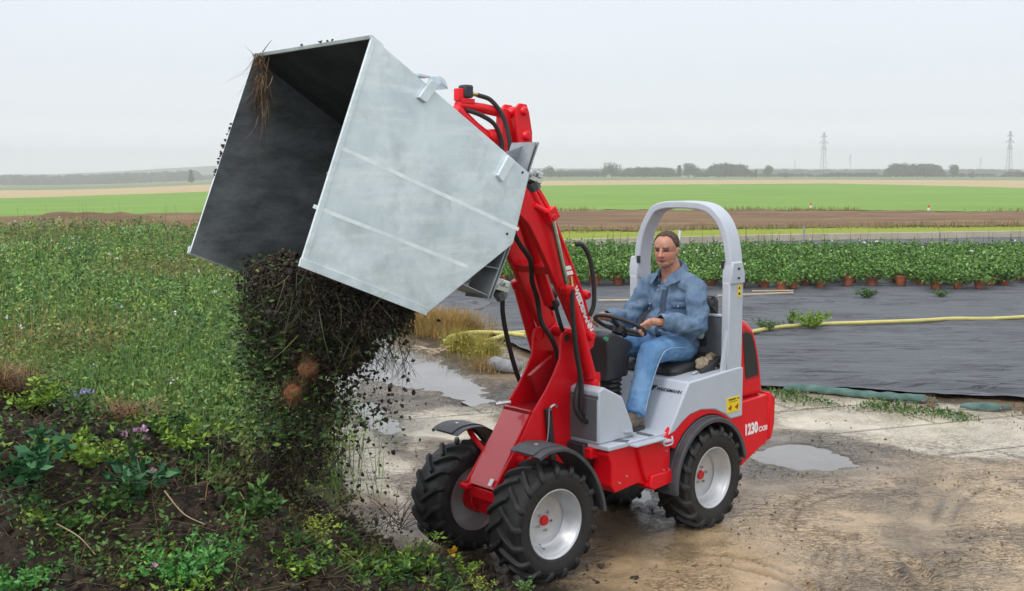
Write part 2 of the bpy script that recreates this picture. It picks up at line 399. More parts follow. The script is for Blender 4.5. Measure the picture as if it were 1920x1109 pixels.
def blades(P, h, w, col, lean=0.35, rng=RNG, colvar=0.3, seg=3, dirs=None):
    """grass blades or thin stems as bent tapering ribbons"""
    n = len(P); h = col1(h, n); w = col1(w, n)
    a = rng.random(n) * 2 * pi; b = np.stack([np.cos(a), np.sin(a), np.zeros(n)], 1)
    side = np.stack([-np.sin(a + rng.normal(size=n) * .8), np.cos(a), np.zeros(n)], 1)
    upv = np.array([0, 0, 1.0]) if dirs is None else dirs
    L = np.abs(rng.normal(size=(n, 1))) * lean
    vs = []
    for i in range(seg + 1):
        t = i / seg
        c = P + upv * h * t * (1 - 0.25 * L * t) + b * h * L * t * t
        ww = w * (1 - t * 0.85) * 0.5
        vs += [c - side * ww, c + side * ww]
    v = np.stack(vs, 1).reshape(-1, 3); k = 2 * (seg + 1)
    base = np.arange(n)[:, None] * k
    f = np.concatenate([base + np.array([2 * i, 2 * i + 1, 2 * i + 3, 2 * i + 2]) for i in range(seg)], 0)
    c = np.broadcast_to(col, (n, 3)) * (1 + (rng.random((n, 1)) - 0.5) * 2 * colvar)
    return v, f, np.repeat(np.clip(c, 0, 1), k, 0)
def join(parts):
    V = []; F = []; C = []; b = 0
    for v, f, c in parts:
        V.append(v); F.append(f + b); C.append(c); b += len(v)
    return np.concatenate(V), np.concatenate(F), np.concatenate(C)
def clods(P, r, rng=RNG):
    """irregular lumps: jittered cubes turned at random (8 verts, 6 quads)"""
    n = len(P); base = np.array([[x, y, z] for x in (-1, 1) for y in (-1, 1) for z in (-1, 1)], float) * 0.62
    fq = np.array([(0, 1, 3, 2), (4, 6, 7, 5), (0, 4, 5, 1), (2, 3, 7, 6), (0, 2, 6, 4), (1, 5, 7, 3)])
    q = base[None] + rng.normal(size=(n, 8, 3)) * 0.28
    a = rng.random(n) * 2 * pi; b = rng.random(n) * 2 * pi
    ca, sa, cb, sb = np.cos(a), np.sin(a), np.cos(b), np.sin(b)
    x = q[..., 0] * ca[:, None] - q[..., 1] * sa[:, None]; y = q[..., 0] * sa[:, None] + q[..., 1] * ca[:, None]; z = q[..., 2]
    q = np.stack([x, y * cb[:, None] - z * sb[:, None], y * sb[:, None] + z * cb[:, None]], -1)
    v = P[:, None] + q * np.broadcast_to(r, n)[:, None, None]
    f = (np.arange(n)[:, None, None] * 8 + fq[None]).reshape(-1, 4)
    return v.reshape(-1, 3), f
# ------------------------------------------------------------------ land
def tilt(X, Y):
    """the land falls away gently to the far left"""
    r = -X / np.maximum(Y, 1e-3)
    return -0.0085 * np.maximum(Y - 30, 0) * sstep(0.13, 0.42, r)
CREST = np.array([(-6, 1.75), (-4, 1.55), (-2.82, 1.24), (-2.53, 1.14), (-2.24, 1.04), (-1.83, .86), (-1.44, .70), (-1.21, .62), (-1.04, .45), (-.81, .28), (-.5, .17), (-.19, .05), (.1, 0.0), (9, 0)])
def mound_base(X, Y):
    c = np.interp(X, CREST[:, 0], CREST[:, 1])
    return c * np.exp(-((Y - 6.2) / np.where(Y > 6.2, 0.45, 2.0)) ** 2)
def mound(X, Y):
    b = mound_base(X, Y)
    k = sstep(0.0, 0.12, b)
    n = (fbm(X, Y, 2.2, 3, 11) - 0.5) * 0.32 + (np.abs(fbm(X, Y, 7, 4, 21) - 0.5)) * 0.22 + (fbm(X, Y, 25, 3, 31) - .5) * 0.05
    return b + k * n
def ground_z(x, y): return float(mound(np.array([float(x)]), np.array([float(y)]))[0])

def frange(a, b, n): return np.linspace(a, b, n)
# base sheet reaching past the horizon
ys = np.concatenate([frange(-30, 30, 13), np.geomspace(40, 3200, 34)])
xs = np.concatenate([-np.geomspace(3000, 10, 34), frange(-8, 8, 5), np.geomspace(10, 3000, 34)])
v, f, _, _ = grid(xs, ys, lambda X, Y: tilt(X, np.maximum(Y, 1)) - 0.15)
M('far_land', (0.16, 0.20, 0.08), (0.12, 0.16, 0.07), 0.01, 0.95)
tag(np_obj('ground', np_mesh('ground', v, f, ['far_land'], smooth=True)), 'flat farmland reaching to the horizon', kind='structure')

EDGE_A = [(-19.925, 33.713), (-15.186, 33.723), (-9.034, 34.399), (0.687, 36.647), (1.777, 37.167), (10.231, 40.444), (19.253, 42.827), (28.309, 45.128)]
EDGE_B = [(-23.004, 38.957), (-18.136, 40.319), (-11.918, 43.131), (0.868, 46.386), (5.305, 47.227), (12.513, 49.522), (22.924, 51.040), (32.326, 51.566)]
EDGE_C = [(-29.580, 50.158), (-23.861, 53.117), (-22.398, 55.668), (-21.340, 60.040), (-18.063, 65.493), (1.345, 71.991), (8.308, 74.106), (18.682, 74.063), (31.385, 69.973), (41.565, 66.377)]
EDGE_D = [(-75.214, 127.886), (-73.926, 165.040), (-68.399, 192.944), (-52.025, 192.355), (-24.828, 204.872), (6.510, 232.813), (55.277, 269.608), (78.240, 284.605), (84.163, 244.057), (84.888, 189.692), (96.993, 155.231)]
EDGE_E = [(-160.999, 274.002), (-168.194, 375.783), (-116.483, 430.980), (-41.399, 341.783), (11.457, 409.931), (122.777, 488.145), (191.018, 427.165), (228.516, 366.068)]
def band(name, near, far, rows, mat, z, label, cols=260, jit=0.0, zn=None, pw=1.0):
    un = np.array([p[0] / p[1] for p in near]); yn = np.array([p[1] for p in near])
    uf = np.array([p[0] / p[1] for p in far]); yf = np.array([p[1] for p in far])
    u = frange(max(un[0], uf[0]), min(un[-1], uf[-1]), cols)
    a = np.interp(u, un, yn); b = np.interp(u, uf, yf)
    if jit: 
        b = b * (1 + jit[1] * (fbm(u * 100, u * 0, 1.3, 3, 5) - 0.5)); a = a * (1 + jit[0] * (fbm(u * 100, u * 0, 1.3, 3, 5) - 0.5))
    t = frange(0, 1, rows)[:, None] ** pw
    Y = a[None] * (b / a)[None] ** t; X = u[None] * Y
    Z = tilt(X, Y) + z + (zn(X, Y) if zn else 0)
    i = np.arange(rows * cols).reshape(rows, cols)
    f = np.stack([i[:-1, :-1], i[:-1, 1:], i[1:, 1:], i[1:, :-1]], -1).reshape(-1, 4)
    o = np_obj(name, np_mesh(name, np.stack([X, Y, Z], -1).reshape(-1, 3), f, [mat], smooth=True))
    return tag(o, label, kind='structure')
M('lawn', (0.20, 0.27, 0.035), (0.26, 0.28, 0.05), 0.5, 0.95, spec=0.1, detail=10, stretch=(1, 1.5, 1), bump=0.05, bscale=3)
M('ploughed', (0.13, 0.085, 0.048), (0.25, 0.165, 0.10), 0.28, 0.95, spec=0.1, detail=12, stretch=(0.35, 1.7, 1), bump=0.12, bscale=3)
M('green_crop', (0.15, 0.27, 0.06), (0.20, 0.31, 0.07), 0.045, 0.95, spec=0.1, detail=12, stretch=(1, 2.2, 1))
M('stubble', (0.46, 0.35, 0.22), (0.40, 0.33, 0.18), 0.02, 0.95, spec=0.1, detail=10, stretch=(1, 3, 1))
band('grass_strip', EDGE_A, EDGE_B, 14, 'lawn', 0.02, 'strip of short yellowish grass behind the low kerb wall', cols=500, jit=(0, .04), zn=lambda X, Y: 0.05 * fbm(X, Y, .8, 3, 3))
band('ploughed_field', EDGE_B, EDGE_C, 90, 'ploughed', 0.05, 'bare brown ploughed field', cols=500, jit=(.04, .04),
     zn=lambda X, Y: 0.22 * np.abs(fbm(X, Y, .45, 4, 7) - .5) + 0.9 * sstep(-8, -14, X) * np.exp(-((Y - 47 - 4 * fbm(X, Y, .2, 2, 4)) / 5) ** 2) * (0.3 + fbm(X, Y, .35, 3, 17)))
band('green_field', EDGE_C, EDGE_D, 40, 'green_crop', 0.06, 'wide bright green crop field', cols=500, jit=(.04, 0), zn=lambda X, Y: 0.05 * fbm(X, Y, .3, 3, 13))
band('stubble_field', EDGE_D, EDGE_E, 12, 'stubble', 0.06, 'pale tan stubble field in front of the far trees')

# rough tufts along the edge between the brown and the green field
uu = RNG.random(9000) * 0.97 - 0.48
eu = np.array([p[0] / p[1] for p in EDGE_C]); ey = np.array([p[1] for p in EDGE_C])
Y = np.interp(uu, eu, ey) * (1 + RNG.normal(size=9000) * 0.012); X = uu * Y
keep = fbm(X, Y, 0.12, 3, 77) > 0.45
eb = np.array([p[0] / p[1] for p in EDGE_B]); eby = np.array([p[1] for p in EDGE_B]); swap = RNG.random(9000) < .4
Y = np.where(swap, np.interp(uu, eb, eby) * (1 + RNG.normal(size=9000) * .012), Y); X = uu * Y; keep = keep | swap
X, Y = X[keep], Y[keep]; n = len(X)
v, f, c = blades(np.stack([X, Y, tilt(X, Y) + .03], 1), 0.10 + 0.28 * RNG.random(n) ** 2, 0.05, np.where(RNG.random((n, 1)) < .5, [[.20, .20, .05]], [[.28, .19, .08]]), seg=2)
tag(np_obj('field_edge_grass', np_mesh('field_edge_grass', v, f, ['leaf'], c)), 'ragged grass along the edge of the green field', 'grass', kind='stuff')

# ---- yard: concrete slabs under mud, with puddles
PUDDLES = [[(-3.517, 17.734), (-2.273, 18.525), (-1.602, 17.861), (-1.164, 15.376), (-0.744, 14.269), (-0.330, 12.627), (-0.166, 11.669), (-0.439, 11.532), (-0.755, 12.220), (-1.269, 12.725), (-1.612, 13.062), (-1.791, 12.159), (-2.031, 11.866), (-2.559, 13.490), (-3.245, 14.269), (-3.859, 16.665)],
           [(-1.624, 11.451), (-1.443, 11.669), (-1.225, 11.190), (-1.032, 10.405), (-1.149, 10.252), (-1.306, 10.539), (-1.484, 10.819)],
           [(2.031, 9.549), (2.268, 9.898), (2.583, 10.020), (2.884, 9.740), (3.101, 9.401), (2.934, 9.017), (2.543, 8.852), (2.235, 8.804), (2.136, 9.017)],
           [(0.840, 8.137), (1.009, 8.421), (1.090, 8.110), (1.142, 7.538), (0.904, 7.364), (0.817, 7.720)]]
SLABS = [[(2.774, 12.159), (4.175, 11.866), (5.813, 10.701), (5.085, 9.329), (3.699, 9.438), (3.403, 9.624), (3.085, 10.103), (2.441, 10.449)],
         [(-1.191, 11.267), (-0.302, 11.532), (-0.076, 10.585), (-0.142, 9.939), (-0.771, 10.103), (-0.844, 9.549), (-1.048, 10.472)],
         [(-1.816, 10.585), (-1.377, 10.701), (-1.027, 9.549), (-0.805, 8.616), (-0.716, 7.846), (-0.970, 8.248), (-1.277, 8.320), (-1.657, 9.365)],
         [(-1.215, 7.658), (-0.754, 7.846), (-0.594, 7.253), (-1.135, 7.364)],
         [(-9.679, 35.595), (-8.845, 35.595), (-4.507, 21.748), (-4.622, 20.009), (-6.231, 25.000)]]
GROOVES = [[(2.181, 7.364), (1.969, 7.039), (1.783, 6.647), (1.663, 6.303)], [(2.225, 7.308), (2.029, 6.988), (1.866, 6.601), (1.770, 6.303)], [(2.151, 7.198), (2.063, 6.837), (2.015, 6.510), (1.984, 6.303)],
           [(2.236, 7.253), (2.152, 6.837), (2.075, 6.379)], [(2.244, 6.837), (2.146, 6.379)], [(2.644, 7.421), (2.526, 7.039), (2.448, 6.741)], [(2.701, 7.421), (2.593, 7.039), (2.520, 6.722)], [(2.410, 6.937), (2.305, 6.510)],
           [(1.808, 7.364), (2.036, 7.846), (2.355, 8.179), (2.841, 8.465)], [(1.759, 7.538), (1.992, 7.976), (2.315, 8.320), (2.817, 8.647)], [(2.908, 7.364), (3.218, 7.976), (3.612, 8.465)], [(2.865, 7.538), (3.134, 8.110), (3.509, 8.616)], [(1.205, 6.741), (1.468, 6.601), (1.648, 6.303)], [(1.171, 6.937), (1.452, 6.837), (1.648, 6.555)]]
def groove(X, Y):
    m = (X > .5) & (Y < 9.5)
    if not m.any(): return np.zeros(X.shape)
    g = np.zeros(X.shape)
    for P in GROOVES: g = np.maximum(g, np.exp(-(linedist(X, Y, P) / .022) ** 2) * (.4 + .6 * sstep(.35, .6, fbm(X, Y, 4, 2, len(P) + 7))))
    return g * m
def linedist(X, Y, P):
    d = np.full(X.shape, 9.0)
    Q = catmull([(x, y, 0) for x, y in P], 5) if len(P) > 2 else [Vector((x, y, 0)) for x, y in P]
    for a, b in zip(Q[:-1], Q[1:]):
        ex, ey = b.x - a.x, b.y - a.y; t = np.clip(((X - a.x) * ex + (Y - a.y) * ey) / (ex * ex + ey * ey + 1e-12), 0, 1); d = np.minimum(d, np.hypot(X - a.x - t * ex, Y - a.y - t * ey))
    return d
def yard_height(X, Y):
    pd = np.max([polydist(X, Y, p) for p in PUDDLES[:3]], 0) + (fbm(X, Y, 1.7, 4, 51) - .5) * .55 + (fbm(X, Y, 7, 3, 53) - .5) * .22
    pw = polydist(X, Y, PUDDLES[3]) + (fbm(X, Y, 3, 4, 55) - .5) * .5
    sl = np.max([polydist(X, Y, p) for p in SLABS], 0) + (fbm(X, Y, 2.2, 4, 61) - .5) * .5
    conc = sstep(-.10, .12, sl)
    wet = sstep(-.55, .05, pd)
    e1 = X * .93 + Y * .36; e2 = -X * .36 + Y * .93
    tan = sstep(-1.2, 1.0, polydist(X, Y, TAN) + (fbm(X, Y, 1, 3, 71) - .5) * 1.6)
    mudh = 0.006 + 0.022 * np.abs(fbm(X, Y, 3.1, 5, 81, .6) - .5) * 2 + 0.010 * (fbm(X, Y, 18, 3, 85) - .5)
    rut = 0.03 * np.sin(2 * pi * (np.hypot(X - 7.2, Y - 6.0)) * 5.5 + 3 * fbm(X, Y, 1.2, 2, 91)) * sstep(.0, .15, polydist(X, Y, RUT)) * sstep(.38, .6, fbm(X, Y, 1.5, 3, 95))
    rut2 = 0.02 * np.sin(2 * pi * (X * .35 + Y * .93) * 4) * sstep(0, .4, polydist(X, Y, RUT2)) * fbm(X, Y, 2, 2, 97)
    joint = np.minimum(np.abs((e2 % 1.0) - .5), 10); row = np.floor(e2 + .5); joint2 = np.abs(((e1 + row * .9) % 2.1) - 1.05)
    jj = np.maximum(1 - joint / .035, 1 - joint2 / .035).clip(0, 1)
    z = (1 - conc) * (mudh + rut + rut2) + conc * (0.004 - 0.012 * jj)
    z = z - 0.014 * groove(X, Y)
    z = z * (1 - 0.8 * wet) - 0.034 * sstep(-.05, .16, pd) - 0.02 * sstep(-.05, .16, pw) * (fbm(X, Y, 9, 3, 99) > .0)
    return z, conc, wet, np.maximum(sstep(-.3, .1, pw), 0), tan, jj
TAN = [(0.603, 7.364), (1.282, 7.846), (2.147, 8.616), (4.131, 9.188), (4.748, 8.694), (3.386, 6.741), (2.409, 6.741), (1.689, 6.466), (0.793, 5.619), (0.512, 6.212)]
TRK = 1
RUT = [(1.992, 7.976), (2.691, 8.248), (3.270, 8.110), (2.593, 6.379), (2.146, 5.976), (1.450, 5.976)]
RUT2 = [(-1.727, 13.490), (-1.230, 12.959), (-0.636, 12.159), (-0.162, 11.319), (0.000, 12.791), (0.220, 11.586), (-0.101, 10.585), (-1.090, 11.451), (-1.502, 12.159)]
ys = np.concatenate([np.geomspace(3.0, 9.6, 330), frange(9.62, 13.2, 180), np.geomspace(13.25, 26, 120)]); xs = frange(-9.5, 8.5, 560)
v, f, X, Y = grid(xs, ys, lambda X, Y: X * 0)
zz, conc, wet, pwet, tan, jj = yard_height(X, Y)
v[:, 2] = zz.ravel()
n1 = fbm(X, Y, 2.5, 5, 101)[..., None]; n2 = fbm(X, Y, 14, 4, 111)[..., None]; n3 = fbm(X, Y, .8, 4, 121)[..., None]; n4 = fbm(X * .5 + Y * .3, Y * 2.2, 9, 4, 131, .65)[..., None]
mud = np.array([.22, .160, .095]) * (0.5 + .9 * n1) * (0.75 + .5 * n4)
tanc = np.array([.47, .345, .20]) * (0.7 + .55 * n3) * (.78 + .44 * n4)
con = np.array([.56, .50, .385]) * (0.78 + .4 * n1) * (.88 + .24 * n2)
con = con * (1 - .85 * jj[..., None])
col = mud * (1 - tan[..., None]) + tanc * tan[..., None]
trk = sstep(.25, .9, np.sin(2 * pi * (np.hypot(X - 7.2, Y - 6.0)) * 5.5 + 3 * fbm(X, Y, 1.2, 2, 91))) * sstep(.0, .15, polydist(X, Y, RUT)) * sstep(.34, .55, fbm(X, Y, 1.5, 3, 95))
col = col * (1 - .5 * trk[..., None]) * (1 - .42 * groove(X, Y)[..., None])
dk = sstep(.50, .66, fbm(X, Y, 1.1, 5, 141))[..., None] * (1 - conc[..., None])
col = col * (1 - .45 * dk)
col = col * (1 - conc[..., None]) + con * conc[..., None]
col = col * (1 - .5 * wet[..., None]) * (1 - .45 * pwet[..., None])
# dark earth spilled round the foot of the heap
sp_ = sstep(-.05, .5, np.interp(X, [-9, -1.3, -.2, .6, 1.0], [9.6, 8.3, 7.0, 6.5, 6.1]) - Y + (fbm(X, Y, 2.5, 4, 151) - .5) * 1.2)[..., None]
col = col * (1 - sp_) + np.array([.045, .034, .026]) * (0.6 + .9 * n1) * sp_
damp = np.clip(np.maximum(np.maximum(wet, pwet) * 1.0, (0.5 + .5 * sstep(8.5, 10, Y)) * sstep(.44, .60, fbm(X, Y, 1.3, 5, 161)) * (1 - tan * .8)), 0, 1) * (1 - .4 * conc) * (1 - sp_[..., 0])
me = np_mesh('yard', v, f, [], col.reshape(-1, 3), smooth=True)
a = me.color_attributes.new('Wet', 'FLOAT_COLOR', 'POINT'); cc = np.ones((len(v), 4), np.float32); cc[:, 0] = damp.ravel(); a.data.foreach_set('color', cc.ravel())
a = me.color_attributes.new('Rough', 'FLOAT_COLOR', 'POINT'); cc = np.ones((len(v), 4), np.float32); cc[:, 0] = (1 - .85 * conc).ravel(); a.data.foreach_set('color', cc.ravel())
m = M('yard_surface', (1, 1, 1), (.82, .8, .78), 38, 0.9, attr='Col', bump=0.004, bscale=55, spec=0.35, detail=8)
t = m.node_tree; at_ = t.nodes.new('ShaderNodeAttribute'); at_.attribute_name = 'Wet'
mrr = t.nodes.new('ShaderNodeMapRange'); mrr.inputs[3].default_value = 0.88; mrr.inputs[4].default_value = 0.16
t.links.new(at_.outputs[0], mrr.inputs[0]); t.links.new(mrr.outputs[0], t.nodes['Principled BSDF'].inputs['Roughness'])
ridges('yard_surface', 9, (1, 2.4, 1), .035, (.42, .38, .34), 1.1, .012, rot=.35, lo=.44, skip='Rough'); ridges('yard_surface', 26, (1, 1.8, 1), .05, (.6, .57, .52), 2.3, .005, rot=-.3, lo=.4, skip='Rough')
me.materials.append(m); o = np_obj('yard', me); tag(o, 'muddy yard of worn concrete slabs and brown earth', kind='structure')
m = M('puddle_water', (.17, .155, .14), (.12, .11, .095), 1.5, 0.04, spec=0.5, bump=0.0012, bscale=6)
m.node_tree.nodes['Principled BSDF'].inputs['IOR'].default_value = 1.5
for i, p in enumerate(PUDDLES):
    cx = sum(q[0] for q in p) / len(p); cy = sum(q[1] for q in p) / len(p)
    b = MB(); q = [(cx + (x - cx) * 1.22, cy + (y - cy) * 1.22, -0.006 - 0.001 * i) for x, y in p]
    b.add(q, [tuple(range(len(q)))])
    tag(b.build('puddle', 'puddle_water'), ['large shallow puddle behind the falling earth', 'narrow puddle on the slabs left of the front wheel', 'pale puddle behind the rear wheel', 'dark wet patch under the loader between its wheels'][i], kind='structure')

# small clods, crumbs and stones lying over the yard
n = 9000; px = RNG.random(n) * 14 - 6.5; py = 5.6 + RNG.random(n) ** 1.4 * 12
k = (fbm(px, py, 1.3, 4, 171) > .5) ; px, py = px[k], py[k]
zz2 = yard_height(px[None], py[None])[0][0]
vv, ff = clods(np.stack([px, py, zz2 + .003], 1), 0.002 + 0.010 * RNG.random(len(px)) ** 4)
M('crumbs', (.10, .075, .05), (.22, .17, .11), 3, .95)
tag(np_obj('mud_crumbs', np_mesh('mud_crumbs', vv, ff, ['crumbs'])), 'crumbs of mud scattered over the yard', 'mud', kind='stuff')

# ---- black ground cover under the nursery
NE = np.array([(-3.2, 21.5), (-2.2, 20.3), (-1.2, 18.6), (-.5, 17.0), (0, 15.4), (.5, 13.9), (1.5, 12.9), (2.87, 12.4), (4, 12.05), (5.5, 11.6), (8, 10.9), (14, 9.7), (26, 9)])
cols = 620; rows = 170
xx = frange(-3.2, 22, cols); nearY = np.interp(xx, NE[:, 0], NE[:, 1]) + 0.22 * (fbm(xx, xx * 0, 1.8, 4, 201) - .5)
t_ = frange(0, 1, rows)[:, None]
Y = nearY[None] * (37.4 + np.maximum(xx, 0) * .28)[None] ** t_ / nearY[None] ** t_; X = np.broadcast_to(xx[None], Y.shape)
Z = 0.03 + 0.05 * np.abs(fbm(X, Y * 3.6, .6, 5, 211, .6) - .5) * 2 + 0.012 * fbm(X, Y * 3, 2.5, 3, 221)
dn = Y - nearY[None]
Z = Z + 0.05 * np.exp(-(dn / .12) ** 2) * fbm(X, Y, 1.5, 2, 231) + 0.05 * np.exp(-((dn - .55) / .10) ** 2) * sstep(.35, .6, fbm(X, Y * .3, .6, 2, 241))
i = np.arange(rows * cols).reshape(rows, cols); f = np.stack([i[:-1, :-1], i[:-1, 1:], i[1:, 1:], i[1:, :-1]], -1).reshape(-1, 4)
M('ground_cover', (0.030, 0.034, 0.040), (0.105, 0.115, 0.13), 2.2, 0.5, 0.75, detail=14, stretch=(0.3, 2.0, 1), bump=0.05, bscale=3.0, dist=.5, spec=.5, lo=.3, hi=.7)
ridges('ground_cover', 1.6, (.35, 2.6, 1), .03, (.30, .31, .34), .6, .03, amount=.9, lo=.42); ridges('ground_cover', 5, (.3, 2.2, 1), .05, (1.9, 1.9, 1.9), 1.0, .01, amount=.6, lo=.46)
fd = (dn < .10 + .16 * fbm(X, Y * 0, 1.1, 3, 251)).ravel()[f].all(1).astype(int)
tag(np_obj('ground_cover', np_mesh('ground_cover', np.stack([X, Y, Z], -1).reshape(-1, 3), f, ['ground_cover', 'black_film'], mi=fd, smooth=True)), 'wrinkled black woven ground cover', kind='structure')
def gc_z(x, y): return 0.05

# ---- far background: hills, woods, single trees, pylons
def hill(name, Y, pts, depth, label):
    P = np.array(pts); xs = frange(P[0, 0], P[-1, 0], 160); h = np.interp(xs, P[:, 0], P[:, 1]) * (1 + .12 * (fbm(xs, xs * 0, .012, 4, 301) - .5))
    rows = 10; t = frange(0, pi, rows)[:, None]
    Yv = Y + depth * (1 - np.cos(t)) / 2 + 0 * xs[None]; Xv = xs[None] + 0 * Yv
    Zv = tilt(Xv, Yv) - .5 + h[None] * np.sin(t)
    i = np.arange(rows * 160).reshape(rows, 160); f = np.stack([i[:-1, :-1], i[:-1, 1:], i[1:, 1:], i[1:, :-1]], -1).reshape(-1, 4)
    tag(np_obj(name, np_mesh(name, np.stack([Xv, Yv, Zv], -1).reshape(-1, 3), f, ['far_hill'], smooth=True)), label, kind='structure')
M('far_hill', (0.06, 0.085, 0.05), (0.10, 0.12, 0.07), 0.01, 0.95)
hill('hills', 2300, [(-1400, 20), (-1000, 24), (-700, 30), (-500, 31), (-300, 26), (0, 16), (400, 16), (900, 14), (1500, 14)], 500, 'low far hills fading in the haze')

def crown_mesh(name, r, h, n, kind, seed):
    g = np.random.default_rng(seed); lob = []
    for i in range(14):
        if kind == 'poplar': c = np.array([g.normal() * r * .15, g.normal() * r * .15, h * (.15 + .75 * i / 13)]); rr = r * (.75 - .5 * abs(i / 13 - .35))
        elif kind == 'cone': c = np.array([g.normal() * r * .1, g.normal() * r * .1, h * (.12 + .8 * i / 13)]); rr = r * (1.0 - .85 * i / 13)
        else:
            a = g.random() * 6.28; q = g.random() ** .5 * r * .62; c = np.array([q * cos(a), q * sin(a), h * (.20 + .58 * g.random())]); rr = r * (.42 + .22 * g.random())
        lob.append((c, rr))
    P = []
    for c, rr in lob:
        d = g.normal(size=(n // 14, 3)); d /= np.linalg.norm(d, axis=1, keepdims=True)
        P.append(c + d * rr * (0.55 + .5 * g.random((n // 14, 1))) * np.array([1, 1, .85]))
    P = np.concatenate(P); P = P[P[:, 2] > h * .06]
    col = np.array([.045, .08, .045]) * (.7 + .8 * g.random(1))
    v, f, c = leaves(P, h * .055 + h * .03 * g.random((len(P), 1)), col, rng=g, up=.5, aspect=.8, colvar=.45)
    return np_mesh(name, v, f, ['leaf'], c)
TREES = {}
for k, (kind, r, h) in dict(round=('round', 6.5, 11), wide=('round', 9, 11), tall=('round', 5, 13), poplar=('poplar', 2.6, 13), cone=('cone', 2.6, 10), bush=('round', 4, 5)).items():
    TREES[k] = [crown_mesh(k + '_crown', r, h, 1500, kind, 40 + q + len(k)) for q in range(2)]
tb = MB(); tb.tube([(0, 0, -1), (0.1, 0, 2), (0, .1, 5), (.3, 0, 8)], [.42, .34, .24, .08], 7); tb.tube([(0, 0, 3.2), (1.6, .4, 6)], [.18, .06], 6); tb.tube([(0, 0, 3.8), (-1.4, .7, 6.6)], [.16, .05], 6)
trunk0 = tb.build('trunk', 'bark'); trunk_me = trunk0.data; bpy.data.objects.remove(trunk0)
def far_tree(px, base, top, kind, label, Y=None, group=None):
    """a tree standing at the column px of the photo, its foot and height from its distance"""
    Y = Y or 845; u = (px - 960) / 2136; X = u * Y
    z0 = float(tilt(np.array([X]), np.array([Y]))[0]); me = TREES[kind][random.randrange(2)]
    hh = (base - top) / 2136 * Y; h0 = max(q.co.z for q in me.vertices) if kind not in HH else HH[kind]
    HH[kind] = h0; s = hh / h0
    r = empty({'poplar': 'poplar_tree', 'cone': 'conifer_tree', 'bush': 'bush'}.get(kind, 'tree'), (X, Y, z0 - .2), random.random() * 6)
    r.scale = (s, s, s); tag(r, label, 'tree' if kind != 'bush' else 'bush', group)
    link(bpy.data.objects.new('crown', me), r); link(bpy.data.objects.new('trunk', trunk_me), r)
    return r
HH = {}
far_tree(1147, 333, 303, 'round', 'tallest round tree on the skyline left of the roll bar', 820)
far_tree(1132, 333, 316, 'tall', 'smaller tree tucked against the left of the tall round skyline tree', 840)
far_tree(1272, 333, 309, 'poplar', 'dark narrow tree left of the broad pair on the skyline', 830)
far_tree(1290, 333, 304, 'tall', 'broad pale green tree beside the dark narrow one on the skyline', 810)
far_tree(1303, 333, 312, 'round', 'low rounded tree on the right shoulder of the broad pale one', 835)
far_tree(1415, 333, 318, 'poplar', 'slim tree at the right end of the long middle wood', 820)
far_tree(1437, 333, 309, 'tall', 'open ragged tree standing alone right of the middle wood', 810)
far_tree(1471, 334, 323, 'bush', 'dark bush alone on the field edge left of the first pylon', 790)
far_tree(1760, 333, 316, 'tall', 'slim tree touching the right end of the wood between the pylons', 830)
far_tree(1783, 333, 307, 'tall', 'ragged upright tree alone between the right wood and the second pylon', 810)
far_tree(1818, 334, 322, 'bush', 'dark bush on the field edge left of the second pylon', 790)
far_tree(362, 347, 322, 'cone', 'pointed conifer above the hedge line at the far left beside the bucket', 780)
far_tree(1030, 333, 312, 'round', 'pale tree just right of the silver lamp on the loader', 860)
far_tree(1050, 333, 320, 'cone', 'small pointed tree in the gap right of the pale tree by the loader lamp', 850)
def wood(name, runs, label, seed):
    """a far wood reading as one mass: crowns side by side, (px0, px1, base, top, distance)"""
    g = np.random.default_rng(seed); parts = []
    for x0, x1, base, top, Y in runs:
        n = int(max(3, (x1 - x0) / 4.5))
        for i in range(n * 2):
            px = x0 + (x1 - x0) * (i / 2 + g.random()) / n; edge = min(1, (px - x0 + 6) / 22, (x1 + 6 - px) / 22)
            YY = Y + g.random() * 40; X = (px - 960) / 2136 * YY; h = (base - top) / 2136 * YY * (.72 + .3 * g.random()) * max(edge, .45)
            z0 = float(tilt(np.array([X]), np.array([YY]))[0]); w = h * (.42 + .2 * g.random())
            m_ = 300; d = g.normal(size=(m_, 3)); d /= np.linalg.norm(d, axis=1, keepdims=True)
            P = d * (.5 + .5 * g.random((m_, 1))) * np.array([w, w, h * .5]) + np.array([X, YY, z0 + h * .52])
            v, f, c = leaves(P, h * .13, np.array([.042, .075, .045]) * (.6 + .8 * g.random()), rng=g, up=.5, aspect=.85, colvar=.4)
            parts.append((v, f, c))
    v, f, c = join(parts)
    tag(np_obj(name, np_mesh(name, v, f, ['leaf'], c)), label, 'wood', kind='stuff')
wood('woodland', [(1318, 1408, 333, 307, 830)], 'long dense wood in the middle of the skyline', 1)
wood('woodland', [(1655, 1765, 333, 308, 840)], 'dense wood on the skyline between the two pylons', 2)
wood('woodland', [(1160, 1268, 333, 314, 860), (1005, 1135, 333, 321, 870), (1300, 1325, 333, 318, 850)], 'pale lower wood left of the broad skyline pair', 3)
wood('hedgerow', [(1525, 1655, 334, 325, 860), (1870, 2000, 334, 322, 830), (1765, 1870, 333, 325, 880), (1405, 1530, 333.5, 326, 900)], 'low dark hedgerow along the right skyline', 4)
wood('hedgerow', [(-60, 385, 350, 330, 1350)], 'long hazy belt of trees on the far left skyline', 5)
wood('distant_woods', [(-60, 960, 332, 322, 1500), (960, 1920, 332, 319, 1400)], 'faint line of woods behind everything at the horizon', 6)

